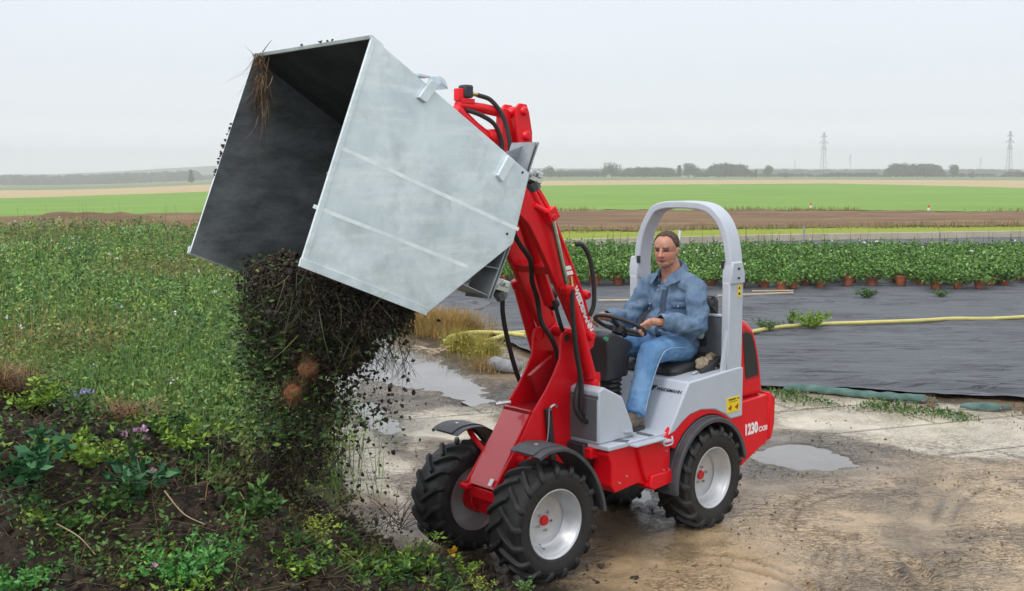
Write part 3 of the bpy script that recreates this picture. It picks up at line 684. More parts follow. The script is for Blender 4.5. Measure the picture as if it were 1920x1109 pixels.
def pylon_mesh(h):
    b = MB(); w = h * .048
    def W_(z): return w * (1 - z / h) ** 1.3 + h * .012
    lv = [h * q for q in (0, .14, .27, .38, .48, .57, .65, .72, .79, .86, .93, 1.0)]; r = h * .0032
    for sx in (-1, 1):
        for sy in (-1, 1):
            b.tube([(sx * W_(z), sy * W_(z), z) for z in lv], r, 4)
    for i in range(len(lv) - 1):
        a, c = lv[i], lv[i + 1]
        for sy in (-1, 1):
            b.tube([(-W_(a), sy * W_(a), a), (W_(c), sy * W_(c), c)], r * .6, 3); b.tube([(W_(a), sy * W_(a), a), (-W_(c), sy * W_(c), c)], r * .6, 3)
            b.tube([(sy * W_(a), -W_(a), a), (sy * W_(c), W_(c), c)], r * .6, 3)
    return b
def pylon_arms(h, root):
    r = h * .0046
    for z, l in ((.63, .085), (.77, .125), (.90, .085)):
        for s_ in (-1, 1):
            b = MB(); b.tube([(0, 0, h * z), (s_ * h * l, 0, h * z)], r, 4); b.tube([(0, 0, h * (z + .045)), (s_ * h * l, 0, h * z)], r * .8, 4)
            b.tube([(s_ * h * l * .98, 0, h * z), (s_ * h * l * .98, 0, h * (z - .035))], r, 4); b.build('cross_arm', 'pylon_steel', root, recalc=False)
def pylon(px, top, Y, label):
    X = (px - 960) / 2136 * Y; h = (327 - top) / 2136 * Y + CAM_H
    r = empty('electricity_pylon', (X, Y, 0), .5); tag(r, label, 'pylon')
    pylon_mesh(h).build('lattice_tower', 'pylon_steel', r, recalc=False); pylon_arms(h, r)
pylon(1540, 249, 900, 'tall lattice pylon above the trees nearer the middle of the skyline')
pylon(1886, 247, 900, 'tall lattice pylon at the right edge of the skyline')
pylon(1590, 290, 1700, 'faint distant pylon just right of the middle tall pylon')
pylon(1487, 300, 2100, 'faintest small pylon left of the middle tall pylon')
pylon(1833, 296, 1900, 'faint distant pylon left of the right-hand tall pylon')

# low kerb wall at the back of the nursery
w = MB(); pts = [(p[0], p[1] - .12) for p in EDGE_A if p[0] / p[1] > -.05]
pts = [(-4.5, 36.5)] + [p for p in pts if p[0] > -3]
for i in range(len(pts) - 1):
    (x0, y0), (x1, y1) = pts[i], pts[i + 1]; d = Vector((x1 - x0, y1 - y0, 0)); L = d.length; a = atan2(d.y, d.x)
    n = max(1, round(L / 2.4))
    for k in range(n):
        c0 = (k + .5) / n; w.box((x0 + d.x * c0, y0 + d.y * c0, .12), (L / n - .015, .14, .30), rot=Matrix.Rotation(a, 3, 'Z'))
tag(w.build('kerb_wall', 'wall_concrete', bevel=.01), 'low pale concrete kerb wall behind the potted plants', 'wall')

# ------------------------------------------------------------------ nursery and small things
for (X, Y), lab in zip([(20.258, 77.454), (26.259, 71.971)], ['small red and white marker post left of the other one on the field edge', 'small red and white marker post right of the other one on the field edge']):
    r = empty('marker_post', (X, Y, 0.1)); tag(r, lab, 'marker post', 'marker posts on the field edge')
    b = MB(); b.lathe([(.08, 0), (.075, .17), (0.0, .171)], 12, axis='z'); b.build('white_base', 'post_white', r)
    b = MB(); b.lathe([(.065, .17), (.05, .32), (.0, .33)], 12, axis='z'); b.build('red_top', 'hub_red', r)
(X, Y), = [(9.946, 38.879)]
b = MB(); b.tube([(X, Y, 0), (X + .03, Y, .6)], .035, 6, caps=True); tag(b.build('stake', 'post_grey'), 'thin grey stake standing at the kerb wall behind the white roses', 'stake')
(X, Y), = [(5.240, 35.595)]
b = MB(); b.tube([(X, Y, 0), (X, Y, .62)], .045, 6); tag(b.build('stake', 'post_white'), "short white stake at the kerb wall just right of the driver's head", 'stake')

# potted roses: six leaf variants shared by all pots
GREENS = np.array([[.09, .20, .035], [.13, .26, .05], [.19, .33, .07], [.06, .14, .03]])
def rose_arrays(seed, n=560, flowers=0):
    g = np.random.default_rng(seed); parts = []
    st = 9; P = []
    for i in range(st):
        a = g.random() * 6.28; q = .15 + .22 * g.random(); h = .05 + .18 * g.random() * (1 if i % 3 else 1.3)
        tip = np.array([q * cos(a), q * sin(a), .17 + h]); m_ = n // st
        t = .2 + .8 * g.random((m_, 1)); P.append(np.array([0, 0, .15]) * (1 - t) + tip * t + g.normal(size=(m_, 3)) * .055)
    P = np.concatenate(P); P[:, 2] = np.maximum(P[:, 2] - .05 * (np.hypot(P[:, 0], P[:, 1]) > .16), .11)
    parts.append(leaves(P, .045 + .035 * g.random((len(P), 1)), GREENS[g.integers(0, 4, len(P))], rng=g, up=.35, aspect=.7, colvar=.35))
    if flowers:
        k = flowers; fp = np.array([[g.normal() * .12, g.normal() * .12, .36 + .08 * g.random()] for _ in range(k)])
        fp = np.repeat(fp, 9, 0) + g.normal(size=(9 * k, 3)) * .008
        parts.append(leaves(fp, .045, np.array([.85, .84, .80]), rng=g, up=.8, aspect=.9, colvar=.05))
    return join(parts)
def rose_mesh(i, fl):
    v, f, c = rose_arrays(500 + i, flowers=fl); return np_mesh('foliage', v, f, ['leaf'], c)
ROSE = [rose_mesh(i, 0) for i in range(6)]; ROSE_F = [rose_mesh(i + 10, 1 + i % 2) for i in range(3)]
pot = MB(); pot.lathe([(0.0, 0.0), (.085, 0), (.118, .165), (.128, .166), (.130, .20), (.118, .20), (.112, .17), (0, .168)], 20, axis='z')
pot0 = pot.build('pot', 'terracotta'); pot_me = pot0.data; bpy.data.objects.remove(pot0)
spots = []
rws = 20
for j in range(rws):
    y = 22.7 + j * .58
    x = -1.7 + (j % 2) * .24 - j * .05
    while x < .455 * (y + 1.0):
        front = 1.9 * vnoise(np.array([x * .55 + 3]), np.array([2.2]), 401)[0]
        if y > 22.5 + front and not (1.6 < y - 22.0 < 0): spots.append((x + random.gauss(0, .05), y + random.gauss(0, .06)))
        x += .44 + (.02 * j if j < 8 else .16) + random.gauss(0, .05)
spots.sort(key=lambda s: s[1])
ind, rest = spots[:285], spots[285:]
seen_front = {}
for n_, (x, y) in enumerate(ind):
    fl = (y > 27 and random.random() < .16)
    col_ = round(x / .47); first = col_ not in seen_front; seen_front[col_] = 1
    r = empty('potted_rose', (x, y, gc_z(x, y)), random.random() * 6.28); s_ = .82 + .34 * random.random(); r.scale = (s_, s_, s_)
    if fl: lab = 'bushy green rose in a terracotta pot with a white bloom, deep inside the nursery block'
    elif first: lab = 'bushy green rose in a terracotta pot at the front edge of the nursery block'
    else: lab = 'bushy green rose in a terracotta pot packed in the rows behind the front edge'
    tag(r, lab, 'potted plant', 'potted roses standing on the black ground cover' + (' in bloom' if fl else ' at the front edge' if first else ' behind the front edge'))
    link(bpy.data.objects.new('pot', pot_me), r)
    link(bpy.data.objects.new('foliage', ROSE_F[random.randrange(3)] if fl else ROSE[random.randrange(6)]), r)
parts = []
for x, y in rest:
    v, f, c = rose_arrays(900 + int(abs(x * 10)) % 40, n=200, flowers=1 if random.random() < .15 else 0)
    a = random.random() * 6.28; v = v @ np.array([[cos(a), sin(a), 0], [-sin(a), cos(a), 0], [0, 0, 1]]) * (.82 + .2 * random.random()) + np.array([x, y, gc_z(x, y)])
    parts.append((v, f, c))
v, f, c = join(parts)
tag(np_obj('back_rows_of_roses', np_mesh('back_rows_of_roses', v, f, ['leaf'], c)), 'green mass of the rearmost potted roses before the kerb wall', 'plants', kind='stuff')
# taller thin shoots over the back rows
n = 160; X = RNG.random(n) * 20 - 2; Y = 31.5 + RNG.random(n) * 2.5
v, f, c = blades(np.stack([X, Y, np.full(n, .3)], 1), .3 + .3 * RNG.random(n), .02, [[.07, .12, .03]], seg=3, lean=.2)
tag(np_obj('rose_shoots', np_mesh('rose_shoots', v, f, ['leaf'], c)), 'thin shoots rising above the back rows of roses', 'plants', kind='stuff')

def lay_tube(name, mat, px, r, label, cat, z=None, smooth=6, n=10, wob=0.0):
    pts = [(x, y, (z if z is not None else r) + .05 + wob * random.random()) for x, y in px]
    b = MB(); b.tube(pts, r, n, smooth=smooth); return tag(b.build(name, mat), label, cat)
lay_tube('drip_hose', 'yellow_hose', [(3.360, 16.337), (3.924, 16.949), (4.674, 17.363), (5.654, 17.609), (6.386, 17.797), (7.074, 18.055), (7.671, 18.055), (9.091, 18.525), (12.159, 19.239)], .03, 'long yellow hose lying across the ground cover at the right', 'hose')
lay_tube('coiled_hose', 'yellow_hose', [(0.191, 16.125), (-0.077, 16.337), (-0.466, 16.445), (-0.708, 16.283), (-0.901, 15.867), (-0.893, 15.472), (-0.655, 15.376), (-0.403, 15.472), (-0.152, 16.021), (0.015, 16.337), (0.391, 16.555)], .032, 'yellow hose bent back on itself beside the orange grass', 'hose')
def batten(p, q, label, w=.05):
    a, c_ = [Vector((x, y, .075)) for x, y in (p, q)]; d = c_ - a
    b = MB(); b.box((a + c_) / 2, (d.length, w, .025), rot=Matrix.Rotation(atan2(d.y, d.x), 3, 'Z')); return tag(b.build('wooden_batten', 'pale_wood', bevel=.003), label, 'batten', 'pale battens on the ground cover')
g_ = [(3.910, 21.561), (5.492, 22.133), (1.584, 20.756), (2.210, 20.843), (4.752, 22.430), (5.590, 22.530), (4.244, 21.196), (4.895, 21.654)]
batten(g_[0], g_[1], 'long pale batten lying right of the roll bar in front of the pots')
batten(g_[2], g_[3], "pale batten lying behind the driver's right arm")
batten(g_[4], g_[5], 'thin pale batten touching the pots above the longer one', .03)

def leafy_clump(name, x, y, z, h, r, n, cols, label, cat='weed', flowers=None, size=.05, asp=.5, stems=10, up=.6, group=None, parts_=True, frng=None, lean=.5):
    """a plant of its own: bent stems and separate leaves"""
    n = int(n * 1.9); size = size * .68
    g = np.random.default_rng(int(abs(x * 1000 + y * 77 + h * 10)) % 99991)
    ro = empty(name, (x, y, z)); tag(ro, label, cat, group)
    tips = []; bs = MB(); P = []; D = []
    for i in range(stems):
        a = g.random() * 6.28; q = r * (.25 + .75 * g.random() ** .5); hh = h * (.5 + .5 * g.random()) * (1 - .35 * q / r)
        p0 = np.array([g.normal() * .1 * r, g.normal() * .1 * r, -.02]); p2 = np.array([q * cos(a), q * sin(a), hh]); p1 = (p0 + p2) / 2 + np.array([0, 0, hh * .22])
        bs.tube([tuple(p0), tuple(p1), tuple(p2)], [.0035 + .003 * h, .001], 4, smooth=4, caps=False)
        m_ = max(2, n // stems); t = (.15 + .85 * g.random((m_, 1)))
        q_ = p0 * (1 - t) ** 2 + 2 * p1 * t * (1 - t) + p2 * t * t
        P.append(q_ + g.normal(size=(m_, 3)) * .012); d = g.normal(size=(m_, 3)); d[:, 2] = up * .6 + .3 * g.normal(size=m_); D.append(d); tips.append(p2)
    bs.build('stem', 'stem_green', ro, recalc=False)
    P = np.concatenate(P); D = np.concatenate(D); D /= np.linalg.norm(D, axis=1, keepdims=True); cols = np.array(cols)
    v, f, c = leaves(P, size * (.55 + .8 * g.random((len(P), 1))), cols[g.integers(0, len(cols), len(P))], rng=g, dirs=D, aspect=asp, colvar=.3)
    np_obj('leaves', np_mesh('leaves', v, f, ['leaf'], c), ro)
    if flowers:
        k, fc, fs = flowers; T = np.array(tips)[g.integers(0, len(tips), k)] + g.normal(size=(k, 3)) * .012
        for q_ in T:
            v, f, c = leaves(np.repeat(q_[None], 7, 0) + g.normal(size=(7, 3)) * fs * .12, fs * .8, np.array(fc), rng=g, up=.8, aspect=.8, colvar=.15)
            np_obj('blossom', np_mesh('blossom', v, f, ['leaf'], c), ro)
    return ro
M('stem_green', (.10, .15, .03), (.16, .15, .05), 20, .7)
LG = [[.22, .36, .04], [.28, .42, .06], [.16, .28, .04]]; MG = [[.05, .13, .03], [.08, .18, .035], [.04, .09, .025]]; BG = [[.08, .26, .06], [.11, .32, .07]]
DG = [[.03, .08, .03], [.045, .11, .04], [.025, .06, .02]]; YG = [[.38, .46, .06], [.28, .38, .06], [.46, .5, .10]]
for (X, Y), h, r, n, cols, lab in zip([(4.554, 17.124), (3.815, 16.892), (4.260, 17.243), (6.714, 21.469), (8.245, 21.748)], [.38, .25, .34, .22, .14], [.36, .28, .08, .24, .22], [700, 200, 60, 420, 160], [LG, MG, MG, MG, MG],
        ['bright green bushy weed growing over the yellow hose', 'low straggling weed beside the red engine cover', 'thin upright weed between the two weeds on the hose', 'dark green tuft alone on the ground cover before the pots', 'faint low tuft on the ground cover right of the darker tuft']):
    leafy_clump('weed', X, Y, .05, h, r, n, cols, lab, size=.06, asp=.4, stems=24)

# green mesh sandbags along the edge of the slabs
def sausage(name, pts, r, mat, label, cat, group, seed, flat=.75, zoff=0.0):
    P = catmull([(x, y, r * flat + zoff) for x, y in pts], 14); b = MB(); L = len(P)
    rr = [r * min(1, .35 + .65 * sin(min(1, min(i, L - 1 - i) / 7) * pi / 2)) * (1 + .30 * mnoise.noise(Vector((i * .20, seed, 0)))) for i in range(L)]
    b.tube(P, rr, 16)
    b.v = [(x, y, .0 + (z) * 1.0 if z > .02 else .02) for x, y, z in b.v]
    b.v = [(x, y, z + .012 * mnoise.noise(Vector((x * 9, y * 9, z * 9 + seed)))) for x, y, z in b.v]
    return tag(b.build(name, mat, angle=80), label, cat, group)
g_ = [(2.955, 12.220), (3.151, 12.281), (3.450, 12.100), (3.741, 11.924), (4.080, 11.752), (4.398, 11.586), (4.546, 11.371), (4.773, 11.267), (5.014, 11.267), (5.167, 11.190), (5.367, 10.940), (5.752, 10.585)]
GRP = 'green mesh sandbags along the ground cover'
sausage('sandbag', g_[:6], .052, 'green_mesh', 'long lumpy green mesh sandbag lying behind the loader along the ground cover', 'sandbag', GRP, 1)
sausage('sandbag', g_[6:9], .048, 'green_mesh', 'shorter flattened green mesh sandbag right of the reddish weeds', 'sandbag', GRP, 4)
# low weeds along that edge
def edge_weeds(name, pts, n, w, h, cols, label, sz=.04, kind='stuff', grass=.5):
    P = np.array(pts); t = RNG.random(n) * (len(P) - 1); i = np.minimum(t.astype(int), len(P) - 2); fr = (t - i)[:, None]
    q = P[i] * (1 - fr) + P[i + 1] * fr + RNG.normal(size=(n, 2)) * w; k = fbm(q[:, 0], q[:, 1], 1.7, 3, int(n) % 97) > .42; q = q[k]; n = len(q)
    cols = np.array(cols)[RNG.integers(0, len(cols), n)]; z = .0 + .03 * RNG.random(n)
    m_ = int(n * grass)
    a = blades(np.column_stack([q[:m_], z[:m_]]), h * (.4 + .8 * RNG.random(m_)), .006, cols[:m_], lean=.5)
    a = (a[0], a[1], a[2])
    l = leaves(np.column_stack([q[m_:], z[m_:] + h * .6 * RNG.random(n - m_)]), sz * (.5 + RNG.random((n - m_, 1))), cols[m_:], up=.5)
    v, f, c = join([a, l]); return tag(np_obj(name, np_mesh(name, v, f, ['leaf'], c)), label, 'weeds', kind=kind)
edge_weeds('low_weeds', [(2.818, 12.100), (3.171, 11.697), (3.697, 11.424), (4.214, 11.063), (4.681, 10.677), (5.386, 10.361)], 3000, .13, .065, MG + [[.20, .22, .07]], 'low green weeds between the slabs and the sandbags')
edge_weeds('reddish_weeds', [(4.412, 11.478), (4.546, 11.371)], 1500, .10, .13, [[.32, .12, .10], [.24, .15, .08], [.36, .20, .16], [.12, .15, .05]], 'reddish weeds between the third and fourth sandbag', .03)
edge_weeds('reddish_weeds', [(5.034, 11.190), (5.268, 11.063)], 1200, .10, .12, [[.32, .12, .10], [.24, .15, .08], [.12, .15, .05]], 'reddish weeds at the right edge past the sandbags', .03)
edge_weeds('reddish_weeds', [(2.834, 12.220), (2.933, 12.100)], 700, .07, .10, [[.30, .13, .11], [.24, .15, .08], [.12, .15, .05]], 'reddish weeds at the foot of the sandbags behind the loader', .03)
# orange dry grass, grey sacks and black film left of the loader
edge_weeds('dry_grass', [(-1.640, 17.363), (-1.294, 17.124), (-0.872, 16.778), (-0.626, 16.555)], 9000, .20, .36, [[.42, .24, .06], [.34, .20, .06], [.30, .24, .08], [.48, .30, .10]], 'rusty orange dry grass on the edge of the ground cover', .03, grass=.9)
edge_weeds('yellow_grass', [(-0.728, 15.376), (-0.530, 14.914), (-0.380, 14.606)], 4200, .13, .30, [[.36, .30, .05], [.42, .34, .06], [.26, .24, .05]], 'yellowing bushy grass beside the bent hose', .04, grass=.6)
edge_weeds('brown_grass', [(-0.394, 13.869), (-0.193, 13.565), (0.032, 13.417), (0.189, 13.273)], 2200, .10, .16, [[.32, .20, .08], [.26, .18, .08]], 'short brown grass along the mud behind the front wheel', .03, grass=.85)
g_ = [(-0.610, 16.125), (-0.406, 15.618), (-0.400, 15.376), (-0.196, 14.780), (-0.275, 13.792), (-0.096, 13.490), (0.115, 13.417)]
sausage('sack', [g_[0], g_[1]], .10, 'grey_sack', 'grey filled sack half hidden by the yellow grass', 'sack', 'grey filled sacks', 5)
sausage('sack', [g_[2], g_[3]], .11, 'grey_sack', 'grey filled sack beside the bent yellow hose', 'sack', 'grey filled sacks', 6)
sausage('sack', g_[4:7], .10, 'grey_sack', 'long grey filled sack nearest the loader arm', 'sack', 'grey filled sacks', 7)
def film(pts, label, seed, h=.16):
    """crumpled sheet of black film"""
    P = np.array(TOG(pts)); c0 = P.mean(0); xs = frange(P[:, 0].min(), P[:, 0].max(), 60); ys_ = frange(P[:, 1].min(), P[:, 1].max(), 40)
    v, f, X, Y = grid(xs, ys_, lambda X, Y: .05 + h * np.abs(fbm(X * .8, Y * 1.6, 2.2, 4, seed) - .5) * 2 * sstep(0, .25, polydist(X, Y, [tuple(q) for q in P])))
    d = polydist(v[:, 0], v[:, 1], [tuple(q) for q in P]); k = d[f].min(1) > -.05
    return tag(np_obj('black_film', np_mesh('black_film', v, f[k], ['black_film'], smooth=True)), label, 'plastic film')
def TOG(p): return p
film([(-1.441, 19.092), (-1.251, 20.418), (-0.792, 21.018), (-0.390, 20.671), (-0.557, 19.694), (-0.907, 19.239), (-1.136, 18.525)], 'crumpled black plastic film heaped behind the orange grass', 511)
# dry sticks in front of the orange grass
def sticks(name, x, y, z, n, L, label, mat='pale_wood', cat='sticks', r=.004, flat=.25, kind=None):
    b = MB(); g = random.Random(int(x * 100 + y * 10))
    for i in range(n):
        a = g.random() * 6.28; l = L * (.4 + .6 * g.random()); p = Vector((x + g.gauss(0, L * .2), y + g.gauss(0, L * .2), z + .01)); d = Vector((cos(a), sin(a), flat * g.random()))
        b.tube([p, p + d * l * .5 + Vector((g.gauss(0, .03), g.gauss(0, .03), .02)), p + d * l], [r, r * .4], 5, smooth=3)
    return tag(b.build(name, mat, recalc=False), label, cat, kind=kind)
(X, Y), = [(-1.048, 14.959)]; sticks('twig_heap', X, Y, .02, 16, .38, 'bleached dry twigs lying at the edge of the large puddle', r=.007)
# ------------------------------------------------------------------ left side: weed field, earth heap, falling earth
# wild plants behind the heap
n = 10500
uu = -.15 - RNG.random(n) * .38
yy = 8.0 * (38 / 8.0) ** (RNG.random(n) ** .92)
X = uu * yy; Y = yy
right = -1.75 - (Y - 9.5) * .30
k = (X < right + .35 * (fbm(X, Y, .6, 3, 601) - .3)) ; X, Y = X[k], Y[k]; n = len(X)
patch = fbm(X, Y, .22, 3, 611); dry = fbm(X, Y, .35, 3, 621)
sc = np.clip((Y / 11) ** .45, .8, 1.7)
hgt = (.25 + .9 * patch) * (.6 + .7 * RNG.random(n))
hgt = np.where((Y < 12), hgt * 1.0, hgt)
Z = tilt(X, Y)
L_, m_ = [], 46
pal = np.array([[.11, .25, .045], [.17, .31, .055], [.24, .37, .075], [.06, .14, .04], [.30, .37, .10], [.15, .26, .10]])
pi_ = np.repeat(np.arange(n), m_); t = RNG.random(len(pi_)) ** .8
ax = RNG.normal(size=(n, 2)) * .16
P = np.column_stack([X[pi_] + ax[pi_, 0] * t + RNG.normal(size=len(pi_)) * .07, Y[pi_] + ax[pi_, 1] * t + RNG.normal(size=len(pi_)) * .07, Z[pi_] + hgt[pi_] * t])
base = pal[RNG.integers(0, 6, n)][pi_]
base = np.where((dry[pi_] > .64)[:, None] & (RNG.random(len(pi_)) < .33)[:, None], np.array([[.24, .19, .07]]), base)
base = base * (.6 + .8 * patch[pi_])[:, None]
a = leaves(P, (.028 + .042 * RNG.random((len(pi_), 1))) * sc[pi_][:, None], base, up=.55, aspect=.42, colvar=.35)
# tall stalks and seed heads
k = RNG.random(n) < .8; ns = int(k.sum())
sb = blades(np.column_stack([X[k], Y[k], Z[k]]), hgt[k] * (1.1 + .5 * RNG.random(ns)), .012 * sc[k], np.where((dry[k] > .62)[:, None], [[.30, .20, .08]], [[.11, .17, .05]]), lean=.3, seg=3)
n2 = 42000; i2 = RNG.integers(0, n, n2)
sb2 = blades(np.column_stack([X[i2] + RNG.normal(size=n2) * .2, Y[i2] + RNG.normal(size=n2) * .2, Z[i2]]), .3 + .65 * RNG.random(n2), .007 * sc[i2], np.where((dry[i2] > .62)[:, None], [[.34, .27, .10]], [[.17, .30, .07]]), lean=.4, seg=2)
v, f, c = join([a, sb, sb2])
tag(np_obj('wild_weeds', np_mesh('wild_weeds', v, f, ['leaf'], c)), 'dense tangle of tall green weeds covering the left of the yard', 'weeds', kind='stuff')
# tiny white flowers among them
k = RNG.integers(0, n, 100); fp = np.column_stack([X[k], Y[k], Z[k] + hgt[k] * 1.05]); fp = np.repeat(fp, 5, 0) + RNG.normal(size=(500, 3)) * .012
v, f, c = leaves(fp, .026 * np.repeat(sc[k], 5)[:, None], np.where(RNG.random((500, 1)) < .85, [[.85, .85, .82]], [[.45, .38, .6]]), up=.8, aspect=.9, colvar=.05)
tag(np_obj('white_wildflowers', np_mesh('white_wildflowers', v, f, ['leaf'], c)), 'tiny white flowers dotted through the tall weeds', 'flowers', kind='stuff')
# soil under the weeds
xs = frange(-24, -1.0, 170); ys = np.geomspace(7.2, 42, 150)
v, f, X_, Y_ = grid(xs, ys, lambda X, Y: tilt(X, Y) + .03 + .08 * fbm(X, Y, .8, 3, 631))
d = (-1.6 - (v[:, 1] - 9.5) * .30) - v[:, 0]; v[:, 2] -= .12 * (1 - sstep(-.4, .3, d)); kf = d[f].min(1) > -.6
M('weedy_ground', (.05, .06, .025), (.09, .08, .045), 2, .95)
tag(np_obj('weedy_ground', np_mesh('weedy_ground', v, f[kf], ['weedy_ground'], smooth=True)), 'dark weedy earth under the tall plants', kind='structure')

# the heap of dark earth
xs = frange(-4.6, .9, 420); ys = frange(2.6, 7.35, 380)
v, f, X_, Y_ = grid(xs, ys, lambda X, Y: mound(X, Y) - .035 * (1 - sstep(.0, .05, mound_base(X, Y))) - .002)
M('dark_earth', (.014, .010, .009), (.05, .035, .025), 7, .92, bump=.02, bscale=22, detail=12, spec=.25)
tag(np_obj('earth_heap', np_mesh('earth_heap', v, f, ['dark_earth'], smooth=True)), 'long heap of dark earth and plant waste', kind='structure')
n = 15000; px = -4.2 + RNG.random(n) * 5.0; py = 3.6 + RNG.random(n) * 3.4
mb = mound_base(px, py); k = (mb > .02) | (RNG.random(n) < .15); px, py = px[k], py[k]; r_ = .004 + .028 * RNG.random(len(px)) ** 4
vv, ff = clods(np.column_stack([px, py, np.maximum(mound(px, py), 0) + r_ * .3]), r_)
tag(np_obj('earth_clods', np_mesh('earth_clods', vv, ff, ['soil_clod'])), 'loose clods of earth lying on the heap', 'earth', kind='stuff')
# dead stalks, roots and leaf litter pressed into the heap
n = 13000; px = -4.2 + RNG.random(n) * 4.9; py = 3.8 + RNG.random(n) * 3.0; mb = mound_base(px, py); k = mb > .03; px, py = px[k], py[k]; n = len(px)
dd = RNG.normal(size=(n, 3)); dd[:, 2] = .12 + .25 * RNG.random(n); dd /= np.linalg.norm(dd, axis=1, keepdims=True)
a = blades(np.column_stack([px, py, mound(px, py)]), .05 + .20 * RNG.random(n) ** 2, .005, np.array([[.16, .10, .05], [.26, .17, .09], [.10, .07, .04], [.30, .24, .12]])[RNG.integers(0, 4, n)], lean=.5, dirs=dd, seg=3)
n = 16000; px = -4.2 + RNG.random(n) * 4.9; py = 3.8 + RNG.random(n) * 3.0; mb = mound_base(px, py); q = fbm(px, py, 2.2, 3, 641); k = (mb > .03) & (q > .47); px, py = px[k], py[k]; n = len(px)
l = leaves(np.column_stack([px, py, mound(px, py) + .01 + .03 * RNG.random(n)]), .012 + .026 * RNG.random((n, 1)), np.array([[.05, .11, .03], [.10, .17, .04], [.03, .06, .02], [.12, .09, .04], [.20, .26, .05]])[RNG.integers(0, 5, n)], up=.3, aspect=.5)
v, f, c = join([a, l]); tag(np_obj('plant_litter', np_mesh('plant_litter', v, f, ['leaf'], c)), 'dead stalks, roots and leaves tangled in the dark earth', 'plant litter', kind='stuff')

# uprooted plants thrown over the heap, too tangled to count
parts = []
for _ in range(150):
    x0 = -3.9 + RNG.random() * 4.0; y0 = 4.3 + RNG.random() * 2.4
    if float(mound_base(np.array([x0]), np.array([y0]))[0]) < .06: continue
    k = int(60 + 110 * RNG.random()); r = .07 + .12 * RNG.random(); a = RNG.random() * 6.28; el = .2 + .5 * RNG.random()
    cl = np.array([[.05, .12, .03], [.09, .19, .04], [.20, .32, .05], [.03, .08, .03], [.13, .13, .05]])[RNG.integers(0, 5)]
    t = RNG.random(k); d0 = np.array([cos(a), sin(a), el]); P = np.array([x0, y0, 0]) + d0 * (t * r * 2.2)[:, None] + RNG.normal(size=(k, 3)) * r * .35 * np.array([1, 1, .5])
    P[:, 2] = mound(P[:, 0], P[:, 1]) + np.abs(P[:, 2]) * .8 + .01
    parts.append(leaves(P, .016 + .03 * RNG.random((k, 1)), cl, up=.4, aspect=.42, colvar=.4))
    m_ = 14; Q = np.column_stack([x0 + RNG.normal(size=m_) * r * .6, y0 + RNG.normal(size=m_) * r * .6, np.zeros(m_)]); Q[:, 2] = mound(Q[:, 0], Q[:, 1])
    dd = np.tile(d0, (m_, 1)) + RNG.normal(size=(m_, 3)) * .35; dd[:, 2] = np.abs(dd[:, 2]); dd /= np.linalg.norm(dd, axis=1, keepdims=True)
    parts.append(blades(Q, .10 + .25 * RNG.random(m_), .005, np.array([[.16, .18, .05], [.24, .15, .07], [.10, .12, .04]])[RNG.integers(0, 3, m_)], lean=.6, dirs=dd, seg=4))
v, f, c = join(parts); tag(np_obj('uprooted_weeds', np_mesh('uprooted_weeds', v, f, ['leaf'], c)), 'tangle of uprooted green weeds thrown over the dark heap', 'weeds', kind='stuff')

def on_mound(P): return [(x, y, ground_z(x, y)) for x, y in P]
HP = on_mound([(-2.556, 5.935), (-2.132, 5.495), (-1.780, 6.055), (-2.331, 5.282), (-1.830, 5.484), (-1.818, 8.621), (-1.325, 5.620), (-1.491, 5.054), (-2.148, 4.771), (-1.059, 5.864), (-0.638, 5.998), (-0.180, 6.210), (-0.274, 6.297), (-2.374, 9.552), (-1.814, 9.371), (-1.282, 7.848), (-1.050, 5.428), (0.076, 6.296), (-0.730, 5.807), (-2.081, 5.083), (-0.914, 5.920), (-1.912, 5.341)])
ST = [('yellow-green leafy sprig at the left edge of the heap under the straw', .22, .24, 210, LG, None, .055),
      ('yellow-green leafy sprig in the middle of the left slope', .20, .24, 210, LG, None, .055),
      ('largest yellow-green sprig beside the pink flowers', .24, .26, 260, LG, None, .055),
      ('dark broad-leaved weed at the left edge of the heap', .28, .26, 170, [[.03, .12, .05], [.05, .16, .06]], None, .10),
      ('dark broad-leaved weed below the pink flowers', .26, .2, 120, [[.03, .11, .05], [.05, .15, .06]], (2, (.45, .25, .38), .028), .09),
      ('tall dark green aster with lilac flowers right of the falling earth', .62, .34, 1500, DG + MG, (9, (.42, .38, .62), .03), .06),
      ('mid green leafy stem on the slope below the aster', .30, .16, 160, MG, None, .07),
      ('bright green feathery plant at the bottom edge', .22, .30, 900, BG, (2, (.45, .25, .38), .022), .045),
      ('bright green feathery plant in the bottom left corner', .20, .26, 600, BG, None, .045),
      ('yellow box-like sprig with small round leaves', .22, .16, 330, YG, None, .03),
      ('grassy green clump at the foot of the heap', .18, .24, 500, MG + LG, None, .06),
      ('small yellow-green seedling nearest the front wheel', .12, .1, 120, YG, None, .03),
      ('pale green seedling beside an orange leaf', .12, .12, 150, LG, (1, (.6, .35, .02), .05), .035),
      ('small aster with lilac flowers on the crest of the heap', .22, .14, 200, MG, (6, (.45, .42, .66), .028), .045),
      ('lighter green aster shoot behind the tall aster', .34, .16, 330, MG + LG, (4, (.42, .38, .62), .028), .05),
      ('brownish green weed at the right foot of the tall aster', .22, .22, 260, [[.10, .12, .04], [.16, .13, .05], [.06, .09, .03]], None, .045),
      ('dense green weed at the bottom of the heap in the middle', .20, .22, 420, MG + LG, None, .05),
      ('tiny pale green shoot at the bottom edge under the wheel', .10, .04, 90, [[.18, .34, .10]], None, .03),
      ('leafy green clump between the yellow sprig and the wheel', .16, .2, 300, MG, None, .05),
      ('small dark weed on the bare left slope', .14, .16, 100, MG, None, .06),
      ('trailing weed with pale heart-shaped leaves', .14, .22, 90, LG, None, .07),
      ('dull green weed among dead stalks on the left slope', .16, .18, 120, MG, None, .06)]
